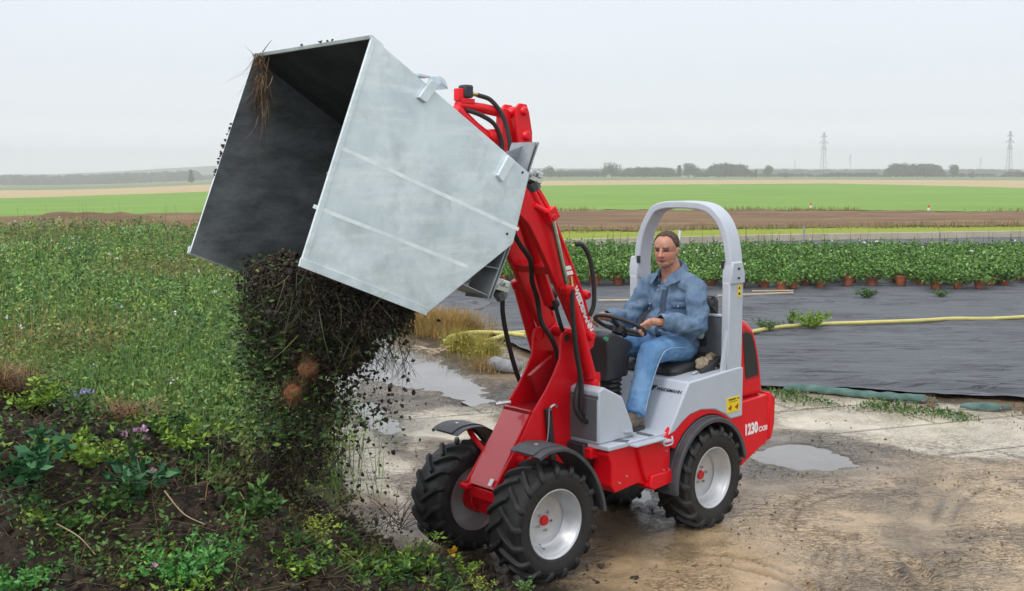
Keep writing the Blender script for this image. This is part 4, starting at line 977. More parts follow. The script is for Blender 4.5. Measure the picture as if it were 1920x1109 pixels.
for (x, y, z), (lab, h, r, n, cols, fl, sz) in zip(HP, ST):
    leafy_clump('weed' if 'aster' not in lab else 'aster', x, y, z, h, r, n, cols, lab, 'weed' if 'aster' not in lab else 'aster', fl, sz, .45, stems=max(8, n // 22))
# pink flowers
(x, y, z), = on_mound([(-1.943, 5.821)]); leafy_clump('pink_flower', x, y, z, .20, .08, 60, MG, 'pink flowers on a short stem beside the yellow-green sprig', 'flower', (4, (.52, .30, .46), .035), .04, stems=5)
(x, y, z), = on_mound([(-2.329, 5.999)]); leafy_clump('lilac_flower', x, y, z, .20, .06, 50, MG, 'pale lilac flowers on the dark crest at the left', 'flower', (4, (.45, .42, .66), .035), .04, stems=4)
# root balls and straw tufts
M('straw', (.26, .13, .05), (.15, .08, .035), 20, .9)
def straw_tuft(x, y, z, r, h, n, label, mat='leaf', col=[[.26, .14, .06], [.17, .09, .04], [.34, .20, .09]]):
    g = RNG; a = g.random(n) * 6.28; P = np.column_stack([x + g.normal(size=n) * r * .55, y + g.normal(size=n) * r * .4, np.full(n, z) + g.random(n) * h * .6])
    d = g.normal(size=(n, 3)); d[:, 2] = np.abs(d[:, 2]) * .6; d /= np.linalg.norm(d, axis=1, keepdims=True)
    v, f, c = blades(P, h * (.4 + .8 * g.random(n)), .006, np.array(col)[g.integers(0, len(col), n)], lean=.8, dirs=d, seg=3)
    return tag(np_obj('straw_tuft', np_mesh('straw_tuft', v, f, ['leaf'], c)), label, 'straw')
HP = on_mound([(-2.690, 6.021), (-2.130, 6.165), (-3.069, 10.049), (-0.536, 6.530), (-1.487, 8.618)])
for (x, y, z), r, h, n, lab in zip(HP, [.13, .14, .14, .07, .08], [.16, .13, .13, .08, .10], [700, 700, 700, 300, 300],
        ['matted brown straw on the crest at the left edge', 'matted brown straw on the crest left of the yellow sprig', 'rusty straw just above the largest yellow sprig', 'small reddish root ball in front of the left wheel', 'brown straw under the falling earth']):
    straw_tuft(x, y, z, r, h, n, lab)
def stalk(pts, label, r=.004, mat='stalk_pale'):
    P = on_mound(pts); P = [(x, y, z + .05 + .04 * (i % 2)) for i, (x, y, z) in enumerate(P)]
    b = MB(); b.tube(P, [r, r * .5], 6, smooth=5); return tag(b.build('dead_stalk', mat, recalc=False), label, 'stalk')
M('stalk_pale', (.42, .34, .20), (.30, .22, .12), 12, .8)
stalk([(-2.081, 5.068), (-1.955, 5.000), (-1.870, 4.961)], 'short pale stalk on the lower left slope')
stalk([(-1.697, 5.429), (-1.581, 5.335), (-1.468, 5.293)], 'straight pale stalk in the middle of the heap')
stalk([(-1.425, 5.820), (-1.326, 5.532), (-1.304, 5.350)], 'leaning green stalk hung with pale leaves')
stalk([(-1.043, 5.766), (-0.937, 5.704), (-0.768, 5.882), (-0.680, 5.854)], 'long bent stalk above the bottom edge')
# bare twigs beside the left wheel
(x, y, z), = on_mound([(-0.798, 7.370)]); sticks('twig_heap', x, y, z + .03, 34, .30, 'tangle of bare brown twigs beside the left front wheel', mat='bark', r=.003, flat=1.2)
(x, y, z), = on_mound([(-1.406, 9.188)]) if False else ((-1.12, 6.5, .45),); 
b = MB()
for p_ in ([(-1.35, 6.5, .30), (-1.2, 6.5, .50), (-1.02, 6.52, .72), (-.93, 6.55, .80)], [(-1.2, 6.5, .5), (-1.1, 6.5, .54), (-.96, 6.5, .52)], [(-1.1, 6.51, .6), (-1.0, 6.5, .75), (-.98, 6.5, .86)]):
    b.tube(p_, [.005, .0015], 5, smooth=5)
tag(b.build('bare_branch', 'bark', recalc=False), 'bare forked branch sticking out of the heap over the slabs', 'branch')
# ------------------------------------------------------------------ the loader
OR_ = Vector((1.0126, 7.8202, 0)); THR = radians(225.132); THF = radians(221.222)
FR = Matrix.Translation(OR_) @ Matrix.Rotation(THR, 4, 'Z')
PIV = FR @ Vector((.735, 0, 0)); ON = PIV + Matrix.Rotation(THF, 4, 'Z') @ Vector((.735, 0, 0))
FNW = Matrix.Translation(ON) @ Matrix.Rotation(THF, 4, 'Z')
FN = FR.inverted() @ FNW                      # front-unit coordinates -> loader coordinates
L_ = empty('compact_loader', OR_, THR)
tag(L_, 'red and grey articulated compact loader tipping a huge galvanised bucket', 'loader')
RT = .352; WZ = .345
# --- wheels
def tyre_mb():
    b = MB(); prof = [(.200, -.112), (.212, -.118), (.24, -.127), (.275, -.131), (.30, -.127), (.318, -.116), (.326, -.09), (.329, -.04), (.329, .04), (.326, .09), (.318, .116), (.30, .127), (.275, .131), (.24, .127), (.212, .118), (.200, .112), (.194, .1), (.194, -.1)]
    b.lathe(prof, 72, closed=True)
    for side in (-1, 1):
        for k in range(17):
            ph0 = 2 * pi * (k + (.5 if side > 0 else 0)) / 17
            # stations from the centre line over the shoulder and down the sidewall: (y, r_top, r_base, phase, half width)
            stn = [(-.012, .353, .322, 0.0, .043), (.03, .356, .322, .085, .046), (.075, .355, .320, .185, .052), (.108, .350, .312, .265, .060), (.128, .336, .300, .305, .066), (.139, .312, .285, .325, .062), (.1365, .286, .270, .335, .046)]
            vs = []
            for y, rt, rb, p, hw in stn:
                for r, w_ in ((rb, 1.25), (rt, .72), (rt, -.72), (rb, -1.25)):
                    yy = y if r == rt else y - .014 * (y > .1)
                    a = ph0 + p + w_ * hw
                    vs.append((r * sin(a), side * yy, r * cos(a)))
            n = len(stn); fs = []
            for i in range(n - 1):
                for j in range(3): fs.append((i * 4 + j, i * 4 + j + 1, (i + 1) * 4 + j + 1, (i + 1) * 4 + j))
                fs.append((i * 4 + 3, i * 4, (i + 1) * 4, (i + 1) * 4 + 3))
            fs += [(0, 1, 2, 3), tuple((n - 1) * 4 + j for j in (3, 2, 1, 0))]
            b.add(vs, fs)
    for s_ in (-1, 1): b.lathe([(.292, s_ * .1325), (.289, s_ * .1335), (.286, s_ * .1325)], 72)
    b.lathe([(.226, .1245), (.223, .127), (.220, .1225)], 72)
    return b
def rim_mb():
    b = MB()
    b.lathe([(.205, .118), (.209, .116), (.208, .112), (.199, .108), (.194, .100), (.191, .088), (.180, .080), (.178, .060), (.170, .052), (.166, .030), (.150, .016), (.140, .012), (.118, .014), (.105, .008), (.03, .008), (.0, .008)], 56)
    b.lathe([(.0, -.004), (.13, -.004), (.164, .01), (.176, -.03), (.190, -.088), (.197, -.108), (.206, -.114), (.205, -.118), (.199, -.112), (.205, .118)][:9], 56)
    b.lathe([(.205, .118), (.197, .114), (.190, .102), (.186, .090), (.176, .082), (.173, .058), (.165, .050), (.160, .030), (.146, .02)], 56)
    return b
def make_wheel():
    w = bpy.data.objects.new('wheel', None); link(w, L_); w.empty_display_size = .1
    tyre_mb().build('tyre', 'rubber', w, bevel=.003, seg=1, angle=40)
    rim_mb().build('rim', 'rim_silver', w, angle=50)
    b = MB(); b.lathe([(.0, .022), (.029, .022), (.031, .018), (.031, .006)], 24); b.build('hub_cap', 'hub_red', w)
    for k in range(5):
        b = MB(); a = 2 * pi * k / 5 + .4; c = (.056 * cos(a), 0, .056 * sin(a)); b.lathe([(0, .028), (.007, .028), (.0095, .022), (.0095, .006)], 6, c=c); b.build('wheel_nut', 'steel', w)
    b = MB(); b.tube([(.10, .014, .10), (.118, .03, .112), (.122, .05, .105)], .004, 8, smooth=4); b.build('valve', 'black_plastic', w)
    return w
w0 = make_wheel()
TW = .363
for k, (fr, y, spin) in enumerate([(None, TW, 0), (None, -TW, .6), (FN, TW, 2.1), (FN, -TW, 3.3)]):
    w = w0 if k == 0 else copy_tree(w0, L_)
    m = Matrix.Translation((0, y, WZ)) @ (Matrix.Identity(4) if y > 0 else Matrix.Rotation(pi, 4, 'Z')) @ Matrix.Rotation(spin, 4, 'Y')
    w.matrix_local = (fr @ m) if fr is not None else m

def part(b, name, mat, parent=None, front=False, **k): return b.build(name, mat, parent or L_, frame=FN if front else None, **k)
# --- rear chassis (red), with the stepped side box and the open front bay
b = MB()
b.prism([(.40, .42), (.40, .70), (.98, .70), (1.0, .66), (.97, .60), (.97, .46), (.93, .41), (.70, .43), (.60, .385)], .25, .40)
b.prism([(.41, .425), (.41, .69), (.62, .69), (.74, .655), (.66, .45), (.60, .395)], .39, .425)
b.prism([(.41, .385), (.41, .47), (.62, .47), (.64, .395), (.60, .37)], .30, .445)
b.prism([(.40, .42), (.40, .70), (.98, .70), (.97, .46), (.60, .385)], -.40, -.25)
b.box((.92, 0, .66), (.26, .60, .07)); b.box((.92, 0, .44), (.22, .50, .06)); b.box((.5, 0, .55), (.2, .5, .25))
b.box((0.0, 0, .40), (.9, .34, .16)); b.tube([(0, -.30, .345), (0, .30, .345)], .055, 14)
part(b, 'rear_chassis', 'red', bevel=.008)
b = MB(); b.box((.72, 0, .55), (.30, .44, .16)); b.box((.86, .1, .55), (.06, .12, .12)); part(b, 'hydraulic_pump', 'black_plastic', bevel=.01)
b = MB(); 
for x, z in ((.46, .60), (.43, .475), (.485, .48), (.83, .50), (.90, .47)): b.lathe([(0, .012), (.006, .012), (.006, 0)], 8, c=(x, .4255 if x < .6 else .40, z))
part(b, 'bolts', 'zinc_bright')
# --- wheel arch and rear body panel
arch = [(cos(radians(a)) * .445 + .02, .345 + sin(radians(a)) * .445) for a in range(0, 181, 12)]
b = MB()
arcp = [(-.425, .41), (-.425, .345)] + [(.02 - cos(radians(a)) * .445, .345 + sin(radians(a)) * .445) for a in range(4, 150, 8)]
low = [(-.77, .81), (-.785, .78), (-.785, .58), (-.755, .475), (-.405, .345)] + [(.02 - cos(radians(a)) * .425, .345 + sin(radians(a)) * .425) for a in range(0, 146, 8)] + [(.47, .64), (.47, .70), (.36, .80), (.16, .85), (-.0, .85), (-.30, .82), (-.40, .80)]
b.prism(low, .40, .432)
b.prism([(q[0], q[1]) for q in low], -.432, -.40)
b.box((-.60, 0, .60), (.34, .80, .34))
part(b, 'rear_body_panel', 'red', bevel=.008)
b = MB(); b.prism([(-.735, .825), (-.80, .79), (-.815, .76), (-.81, .58), (-.775, .48), (-.735, .47)], -.445, .442); part(b, 'counterweight', 'red', bevel=.012)
# --- engine hood
hp = [(-.30, .80), (-.30, 1.392)] + [(-.36, 1.392), (-.42, 1.385), (-.48, 1.366), (-.54, 1.332), (-.59, 1.283), (-.625, 1.22), (-.655, 1.14), (-.68, 1.05), (-.70, .95), (-.715, .87), (-.72, .80)]
b = MB(); b.prism(hp, -.405, .405); hood = part(b, 'engine_hood', 'red', bevel=.055, seg=6, clamp=False)
b = MB(); b.prism([(-.425, 1.272), (-.47, 1.285), (-.53, 1.262), (-.565, 1.20), (-.60, 1.10), (-.625, .99), (-.628, .955), (-.48, .945), (-.472, .97)], .4035, .4095)
v_ = part(b, 'side_vent', 'dark_glass', hood, bevel=.003)
b = MB(); b.strip([(-.418, 1.278), (-.47, 1.293), (-.537, 1.268), (-.573, 1.20), (-.608, 1.10), (-.634, .99), (-.637, .945), (-.472, .934)], .4035, .4065, .006); part(b, 'vent_seam', 'dark_red', hood)
b = MB(); b.box((-.53, 0, .805), (.42, .816, .006)); part(b, 'hood_seam', 'dark_red', hood)
lettering('1230', .105, (-.435, .4335, .555), (-1, 0, .0), (0, 0, 1), 'white_print', L_, name='model_number', bold=.045, xs=.80, shear=-.05)
lettering('CX30', .048, (-.615, .4335, .553), (-1, 0, 0), (0, 0, 1), 'white_print', L_, name='model_code', bold=.03, xs=.95)
# --- grey seat box, side panel, floor
b = MB()
top = [(.235, 1.02), (-.335, 1.052), (-.395, 1.045), (-.395, .70), (-.25, .70), (-.18, .745), (-.06, .795), (.10, .815), (.22, .80), (.30, .765), (.38, .715), (.45, .70)]
b.prism(top, -.44, .44)
seatbox = part(b, 'seat_box', 'grey_paint', bevel=.010)
lettering('WEIDEMANN', .033, (.2905, .215, .948), (0, 1, .0), (-.545, 0, .83), 'black_print', seatbox, bold=.01, xs=1.0)
b = MB(); nx = Vector((-.545, 0, .83)).normalized(); o = Vector((.289, .150, .945))
for k in range(2):
    p = o + Vector((0, .018 * k, -.0)); q = [p, p + Vector((0, .016, 0)) , p + nx * .035 + Vector((0, .046, 0)), p + nx * .035 + Vector((0, .030, 0))]
    b.add([tuple(x + Vector((.004, 0, .0015))) for x in q], [(0, 1, 2, 3)])
part(b, 'logo_stripes', 'black_print', seatbox)
b = MB(); b.box((-.275, .4415, .80), (.155, .003, .105)); st = part(b, 'warning_label', 'yellow_label', L_, bevel=.002)
b = MB()
for i in range(5): b.box((-.225 - .0175 * i, .4435, .838), (.012, .0015, .012))
b.box((-.33, .4435, .838), (.03, .0015, .006)); b.box((-.275, .4435, .822), (.10, .0015, .003))
part(b, 'print', 'black_print', st)
b = MB()
for x in (-.235, -.315):
    b.box((x, .4435, .782), (.034, .0015, .014), rot=Matrix.Rotation(.3, 3, 'Y')); b.lathe([(0, .0008), (.008, .0008), (.008, -.0006)], 10, c=(x - .008, .4438, .770)); b.box((x - .014, .4435, .793), (.02, .0015, .006), rot=Matrix.Rotation(-.5, 3, 'Y'))
part(b, 'pictogram', 'red_print', st)
b = MB(); b.box((.72, .0, .705), (.60, .84, .03)); fl = part(b, 'floor_plate', 'grey_paint', bevel=.006)
b = MB(); b.box((.60, .30, .7215), (.05, .24, .003)); b.box((.86, .34, .7215), (.06, .16, .003), rot=Matrix.Rotation(.5, 3, 'Z')); part(b, 'grip_strip', 'dark_grey_paint', fl)
b = MB(); b.box((.68, .455, .700), (.30, .06, .012)); b.box((.50, .45, .675), (.10, .05, .012)); b.tube([(.54, .46, .70), (.53, .47, .655), (.45, .47, .655), (.44, .46, .70)], .006, 8, smooth=3); part(b, 'step', 'grey_paint', fl, bevel=.004)
# front console wall
b = MB(); b.prism([(1.03, .72), (1.03, 1.055), (.98, 1.075), (.80, .99), (.70, .80), (.68, .72)], -.36, .345); con_ = part(b, 'front_console', 'grey_paint', bevel=.012)
b = MB(); b.box((1.032, .05, .87), (.006, .56, .26)); b.box((1.033, .05, 1.015), (.008, .58, .02)); part(b, 'console_cover', 'dark_grey_paint', con_, bevel=.002)
b = MB(); b.box((.99, 0, .65), (.14, .5, .13)); part(b, 'hose_bulkhead', 'black_plastic', bevel=.01)
b = MB(); b.box((.74, .33, .755), (.10, .08, .012), rot=Matrix.Rotation(-.25, 3, 'Y')); b.tube([(.74, .33, .72), (.74, .33, .755)], .01, 8); b.tube([(.70, .30, .725), (.76, .30, .74)], .012, 8); part(b, 'pedal', 'zinc_bright', bevel=.002)
# --- steering column with bellows
b = MB(); cx, cz = .57, .86
prof = []
for i in range(8): prof += [(.098 - .004 * i, .80 + .03 * i), (.112 - .004 * i, .812 + .03 * i), (.098 - .004 * i, .824 + .03 * i)]
vs = MB(); vs.lathe(prof, 28, axis='z')
vs.v = [(x * 1.15 + .60 - (z - .8) * .22, y * 1.0 + .02, z) for x, y, z in vs.v]
colm = MB(); colm.prism([(.66, 1.03), (.645, 1.18), (.665, 1.27), (.66, 1.335), (.58, 1.345), (.40, 1.27), (.385, 1.235), (.46, 1.17), (.49, 1.03)], -.075, .095)
cl = part(colm, 'steering_column', 'black_plastic', bevel=.03, seg=4)
part(vs, 'bellows', 'rubber', cl, angle=60)
b = MB(); b.prism([(.47, 1.04), (.475, 1.15), (.43, 1.20), (.40, 1.185), (.42, 1.04)], -.05, .08); part(b, 'column_cover', 'black_plastic', cl, bevel=.015)
b = MB(); b.tube([(.69, .09, 1.32), (.72, .13, 1.325)], .006, 8); b.tube([(.72, .13, 1.325), (.735, .155, 1.328)], .014, 10); part(b, 'indicator_switch', 'green_plastic', cl)
b = MB(); b.tube([(.62, -.08, 1.36), (.66, -.12, 1.46)], .005, 6); b.ball((.67, -.13, 1.475), (.028, .02, .024), 8); part(b, 'lever', 'black_plastic', cl)
b = MB(); b.ball((.66, -.10, 1.17), (.03, .03, .035), 8); b.tube([(.64, -.08, 1.17), (.66, -.10, 1.17)], .012, 8); part(b, 'knob', 'black_plastic', cl)
TILT = radians(27); SW = Matrix.Translation((.415, 0, 1.372)) @ Matrix.Rotation(-TILT, 4, 'Y')
b = MB(); n = 48
b.tube([tuple(SW @ Vector((.175 * cos(2 * pi * k / n), .175 * sin(2 * pi * k / n), 0))) for k in range(n + 1)], .0135, 12, caps=False)
sw = part(b, 'steering_wheel', 'black_plastic', angle=80)
b = MB(); b.lathe([(.0, .012), (.034, .010), (.045, -.008), (.04, -.06)], 20, axis='z')
for a in (.3, 2.4, 4.5): b.tube([(0, 0, -.01), (.09 * cos(a), .09 * sin(a), -.012), (.172 * cos(a), .172 * sin(a), 0)], [.018, .011], 8, smooth=4)
b.v = [tuple(SW @ Vector(q)) for q in b.v]; part(b, 'spokes', 'black_plastic', sw)
b = MB(); b.tube([(.36, 0, 1.30), tuple(SW @ Vector((0, 0, -.02)))], .022, 10); part(b, 'steering_shaft', 'black_plastic')
# ignition key and lock on the seat box
b = MB(); b.tube([(.30, .02, .98), (.31, .04, .98)], .012, 8); b.tube([(.32, .04, .98), (.33, .05, .93), (.335, .05, .90)], .007, 6); part(b, 'ignition_key', 'black_plastic')
b = MB(); b.ball((.325, .05, .99), .014, 8); part(b, 'key_fob', 'hub_red')
# --- seat
b = MB(); b.prism([(.17, 1.075), (.185, 1.03), (.12, .995), (-.30, .995), (-.36, 1.04), (-.34, 1.16), (-.27, 1.13), (-.15, 1.085), (.02, 1.09)], -.25, .255); seat = part(b, 'seat', 'seat_vinyl', bevel=.035, seg=4, clamp=False)
b = MB(); b.prism([(-.30, 1.10), (-.27, 1.20), (-.295, 1.42), (-.325, 1.50), (-.375, 1.525), (-.405, 1.49), (-.40, 1.30), (-.385, 1.10)], -.23, .235); part(b, 'backrest', 'seat_vinyl', seat, bevel=.04, seg=4, clamp=False)
b = MB(); b.box((-.32, .25, 1.37), (.02, .012, .035), rot=Matrix.Rotation(.2, 3, 'Y')); part(b, 'seat_label', 'white_print', seat)
b = MB(); b.prism([(-.345, 1.15), (-.365, 1.15), (-.375, 1.30), (-.355, 1.30)], .24, .262); part(b, 'seat_bracket', 'grey_paint', seat)
b = MB(); b.prism([(-.02, 1.03), (-.12, 1.03), (-.33, 1.045), (-.33, 1.12), (-.25, 1.125), (-.02, 1.06)], .30, .36); bl = part(b, 'side_bolster', 'black_plastic', bevel=.006)
b = MB()
for x, z in ((-.18, 1.055), (-.22, 1.08), (-.24, 1.05), (-.30, 1.065)): b.lathe([(0, .010), (.006, .010), (.006, 0)], 8, c=(x, .358, z))
b.tube([(.05, .33, 1.04), (.01, .33, 1.05), (-.02, .33, 1.04)], .008, 8); part(b, 'bolts', 'zinc_bright', bl)
# bulkhead behind the seat
b = MB(); b.box((-.288, 0, 1.21), (.02, .76, .37)); bk = part(b, 'engine_bulkhead', 'dark_grey_paint', bevel=.006)
b = MB(); b.box((-.295, 0, 1.402), (.05, .77, .014)); part(b, 'top_edge', 'grey_paint', bk, bevel=.003)
b = MB(); b.tube([(-.31, .08, 1.40), (-.31, .09, 1.445), (-.31, .24, 1.445), (-.31, .26, 1.40)], .010, 8, smooth=5); part(b, 'handle', 'black_plastic', bk)
b = MB(); b.lathe([(0, .006), (.03, .004), (.035, 0)], 14, c=(-.353, .20, 1.27)); b.v = [(-.276 + (y - .0) * .3, .20 + (x + .353), z) for x, y, z in b.v]; part(b, 'latch', 'grey_paint', bk)
# --- roll bar
b = MB(); path = [(.405, 1.04), (.405, 1.62)]; hoop = [(.41, 1.62), (.405, 1.75), (.392, 1.86), (.36, 1.975), (.31, 2.065), (.24, 2.125), (.16, 2.152), (.05, 2.16)]
hoop = hoop + [(-y + .02 if y > .3 else -y, z) for y, z in hoop[::-1]]; hoop = [(y, z) for y, z in hoop]
def yz_strip(pts, x0, x1, th):
    P = [Vector(p) for p in pts]; n = len(P); vs = []
    for i, p in enumerate(P):
        t = (P[min(i + 1, n - 1)] - P[max(i - 1, 0)]).normalized(); q = Vector((-t.y, t.x)) * th / 2
        for x, s_ in ((x0, 1), (x1, 1), (x1, -1), (x0, -1)): vs.append((x, p.x + q.x * s_, p.y + q.y * s_))
    fs = [(i * 4 + j, i * 4 + (j + 1) % 4, (i + 1) * 4 + (j + 1) % 4, (i + 1) * 4 + j) for i in range(n - 1) for j in range(4)]
    return vs, fs + [(0, 1, 2, 3), tuple((n - 1) * 4 + j for j in (3, 2, 1, 0))]
hp2 = [(p.x, p.y) for p in catmull([(y, z, 0) for y, z in hoop], 4)]
b.add(*yz_strip(hp2, -.375, -.235, .052))
rb = part(b, 'roll_bar', 'grey_paint', bevel=.010, seg=3, angle=50)
for s_ in (-1, 1):
    b = MB(); b.box((-.30, s_ * .402, 1.33), (.165, .062, .62)); b.prism([(-.385, 1.63), (-.385, 1.70), (-.35, 1.78), (-.24, 1.78), (-.222, 1.70), (-.222, 1.63)], s_ * .405 - .040, s_ * .405 + .040)
    lg = part(b, 'roll_bar_post', 'grey_paint', rb, bevel=.008)
b = MB()
for z in (1.67, 1.735): b.lathe([(0, .012), (.008, .012), (.008, 0)], 8, c=(-.30, .444, z))
b.box((-.405, .40, 1.665), (.035, .05, .03)); part(b, 'hinge_bolts', 'black_plastic', rb)
b = MB(); b.box((-.232, .365, 1.76), (.02, .02, .05)); b.box((-.232, -.365, 1.76), (.02, .02, .05)); part(b, 'rubber_stop', 'black_plastic', rb)
b = MB(); b.box((-.33, .4345, 1.58), (.038, .0025, .085)); yl = part(b, 'warning_label', 'yellow_label', rb)
b = MB(); b.add([(-.316, .4362, 1.592), (-.344, .4362, 1.592), (-.330, .4362, 1.614)], [(0, 1, 2)]); b.lathe([(0, 0), (.011, 0), (.011, -.001)], 14, c=(-.33, .4364, 1.56)); part(b, 'pictogram', 'black_print', yl)
b = MB(); b.prism([(-.165, 1.03), (-.205, 1.03), (-.275, 1.40), (-.245, 1.43), (-.225, 1.36)], .395, .425); part(b, 'roll_bar_brace', 'grey_paint', rb, bevel=.005)
b = MB(); b.prism([(-.165, 1.03), (-.205, 1.03), (-.275, 1.40), (-.245, 1.43), (-.225, 1.36)], -.425, -.395); part(b, 'roll_bar_brace', 'grey_paint', rb, bevel=.005)
# --- fenders
def arc(r, a0, a1, st=8, cx=.015): return [(cx + r * cos(radians(a)), .345 + r * sin(radians(a))) for a in range(a0, a1, st)]
for s_ in (-1, 1):
    b = MB(); ar = arc(.405, -6, 178, 8)
    y0, y1 = sorted((s_ * .345, s_ * .485)); b.strip(ar, y0, y1, .010)
    y0, y1 = sorted((s_ * .478, s_ * .490)); b.strip(arc(.394, -6, 178, 8), y0, y1, .030)
    b.strip(arc(.412, 0, 172, 8), *sorted((s_ * .38, s_ * .44)), .016)
    part(b, 'rear_fender', 'fender_plastic', bevel=.004, angle=40)
    ff = [(.155, .765), (.10, .790), (.03, .800), (-.06, .790), (-.15, .745), (-.235, .675), (-.30, .595), (-.35, .50), (-.378, .42), (-.388, .36)]
    fc = [(p.x, p.y) for p in catmull([(x, z, 0) for x, z in ff], 3)]
    b = MB(); b.strip(fc, *sorted((s_ * .245, s_ * .505)), .008); b.strip([(x * 1.012, z + .006) for x, z in fc], *sorted((s_ * .30, s_ * .45)), .012)
    b.strip([(x * .99, z - .008) for x, z in fc], *sorted((s_ * .497, s_ * .507)), .022)
    f_ = part(b, 'front_fender', 'fender_plastic', front=True, bevel=.003, angle=40)
    b = MB(); b.lathe([(0, .012), (.011, .012), (.012, 0)], 10, c=(.06, s_ * .37, .805), axis='z'); part(b, 'bolt', 'zinc_bright', f_, front=True)
    b = MB(); b.tube([(-.02, s_ * .14, .62), (-.02, s_ * .30, .72), (-.05, s_ * .40, .775)], .018, 8, smooth=3); part(b, 'fender_stay', 'red', f_, front=True)

# --- front chassis (loading tower)
tw = [(.175, .52), (-.045, .80), (-.125, .925), (-.235, 1.05), (-.305, 1.15), (-.355, 1.24), (-.362, 1.35), (-.375, 1.395), (-.41, 1.412), (-.445, 1.395), (-.47, 1.36), (-.56, 1.42), (-.60, 1.40), (-.615, 1.33), (-.61, 1.18), (-.672, 1.12), (-.672, .985), (-.57, .90), (-.48, .80), (-.47, .60), (-.25, .50), (.15, .49)]
b = MB()
for s_ in (-1, 1): b.prism(tw, s_ * .118, s_ * .135)
ch = part(b, 'front_chassis', 'red', front=True, bevel=.004)
b = MB(); b.prism([(.17, .50), (.155, .535), (-.075, .875), (-.128, .945), (-.145, .935), (-.09, .86), (.13, .52)], -.117, .117); part(b, 'front_cover_plate', 'red_gloss', ch, front=True, bevel=.004)
b = MB(); b.box((-.50, 0, 1.05), (.02, .235, .40)); b.box((-.28, 0, .93), (.34, .235, .02)); b.box((-.36, 0, 1.10), (.22, .03, .20), rot=Matrix.Rotation(.5, 3, 'Y')); part(b, 'inner_web', 'dark_red', ch, front=True)
b = MB()
for s_ in (-1, 1): b = MB(); b.lathe([(.024, s_ * .137), (.040, s_ * .137), (.040, s_ * .112)], 18, c=(-.41, 0, 1.363)); b.lathe([(0, s_ * .1375), (.024, s_ * .1375)], 18, c=(-.41, 0, 1.363), mi=1); part(b, 'lifting_eye', ['red', 'black_plastic'], ch, front=True)
b = MB(); b.lathe([(0, .175), (.016, .175), (.018, .165), (.026, .15), (.026, .132)], 16, c=(-.02, 0, .66)); b.v = [(x, y, z) for x, y, z in b.v]; part(b, 'fender_socket', 'red', ch, front=True); b = MB(); b.lathe([(0, -.165), (.016, -.165), (.022, -.132)], 16, c=(-.02, 0, .66)); part(b, 'fender_socket', 'red', ch, front=True)
b = MB(); b.box((.168, .09, .545), (.004, .03, .045), rot=Matrix.Rotation(-.62, 3, 'Y')); part(b, 'type_plate', 'white_print', ch, front=True)
b = MB(); b.box((.03, 0, .45), (.26, .24, .07)); b.box((.16, -.13, .485), (.10, .07, .035)); b.tube([(0, -.30, .345), (0, .30, .345)], .06, 16); b.tube([(0, -.29, .345), (0, -.20, .345)], .085, 16); b.tube([(0, .29, .345), (0, .20, .345)], .085, 16)
b.box((-.02, 0, .40), (.22, .24, .20)); b.tube([(.05, -.26, .40), (.0, -.10, .44)], [.03, .05], 10); part(b, 'front_axle', 'red', front=True, bevel=.008)
b = MB(); b.box((-.60, 0, .56), (.30, .16, .30)); b.tube([(-.735, 0, .36), (-.735, 0, .74)], .045, 14); b.tube([(-.735, 0, .70), (-.735, 0, .76)], .075, 16); b.tube([(-.735, 0, .42), (-.735, 0, .48)], .075, 16); b.box((-.60, .17, .735), (.26, .10, .04)); b.box((-.55, .19, .62), (.16, .05, .22)); part(b, 'pivot_joint', 'red', front=True, bevel=.008)
b = MB(); b.tube([(-.60, .26, .56), (-.86, .24, .585)], .012, 10); part(b, 'steering_ram_rod', 'steel', front=True)
b = MB(); b.ball((-.58, .27, .575), .035, 10); part(b, 'steering_ram_end', 'red', front=True)
# safety strut with clip on the tower's side
b = MB(); b.box((-.26, .150, .78), (.045, .022, .34), rot=Matrix.Rotation(.13, 3, 'Y')); part(b, 'locking_strut', 'black_plastic', ch, front=True, bevel=.003)
b = MB(); b.tube([(-.30, .165, .95), (-.27, .175, .97), (-.24, .17, .955), (-.25, .165, .94)], .008, 8, smooth=4); b.tube([(-.235, .165, .95), (-.225, .168, .80), (-.20, .165, .68)], .004, 6, smooth=4); b.tube([(.02, -.04, .98), (-.04, -.02, .985)], .012, 8); b.tube([(-.02, -.06, .98), (-.07, .0, .985)], .010, 8); part(b, 'hitch_pins', 'zinc_bright', ch, front=True)

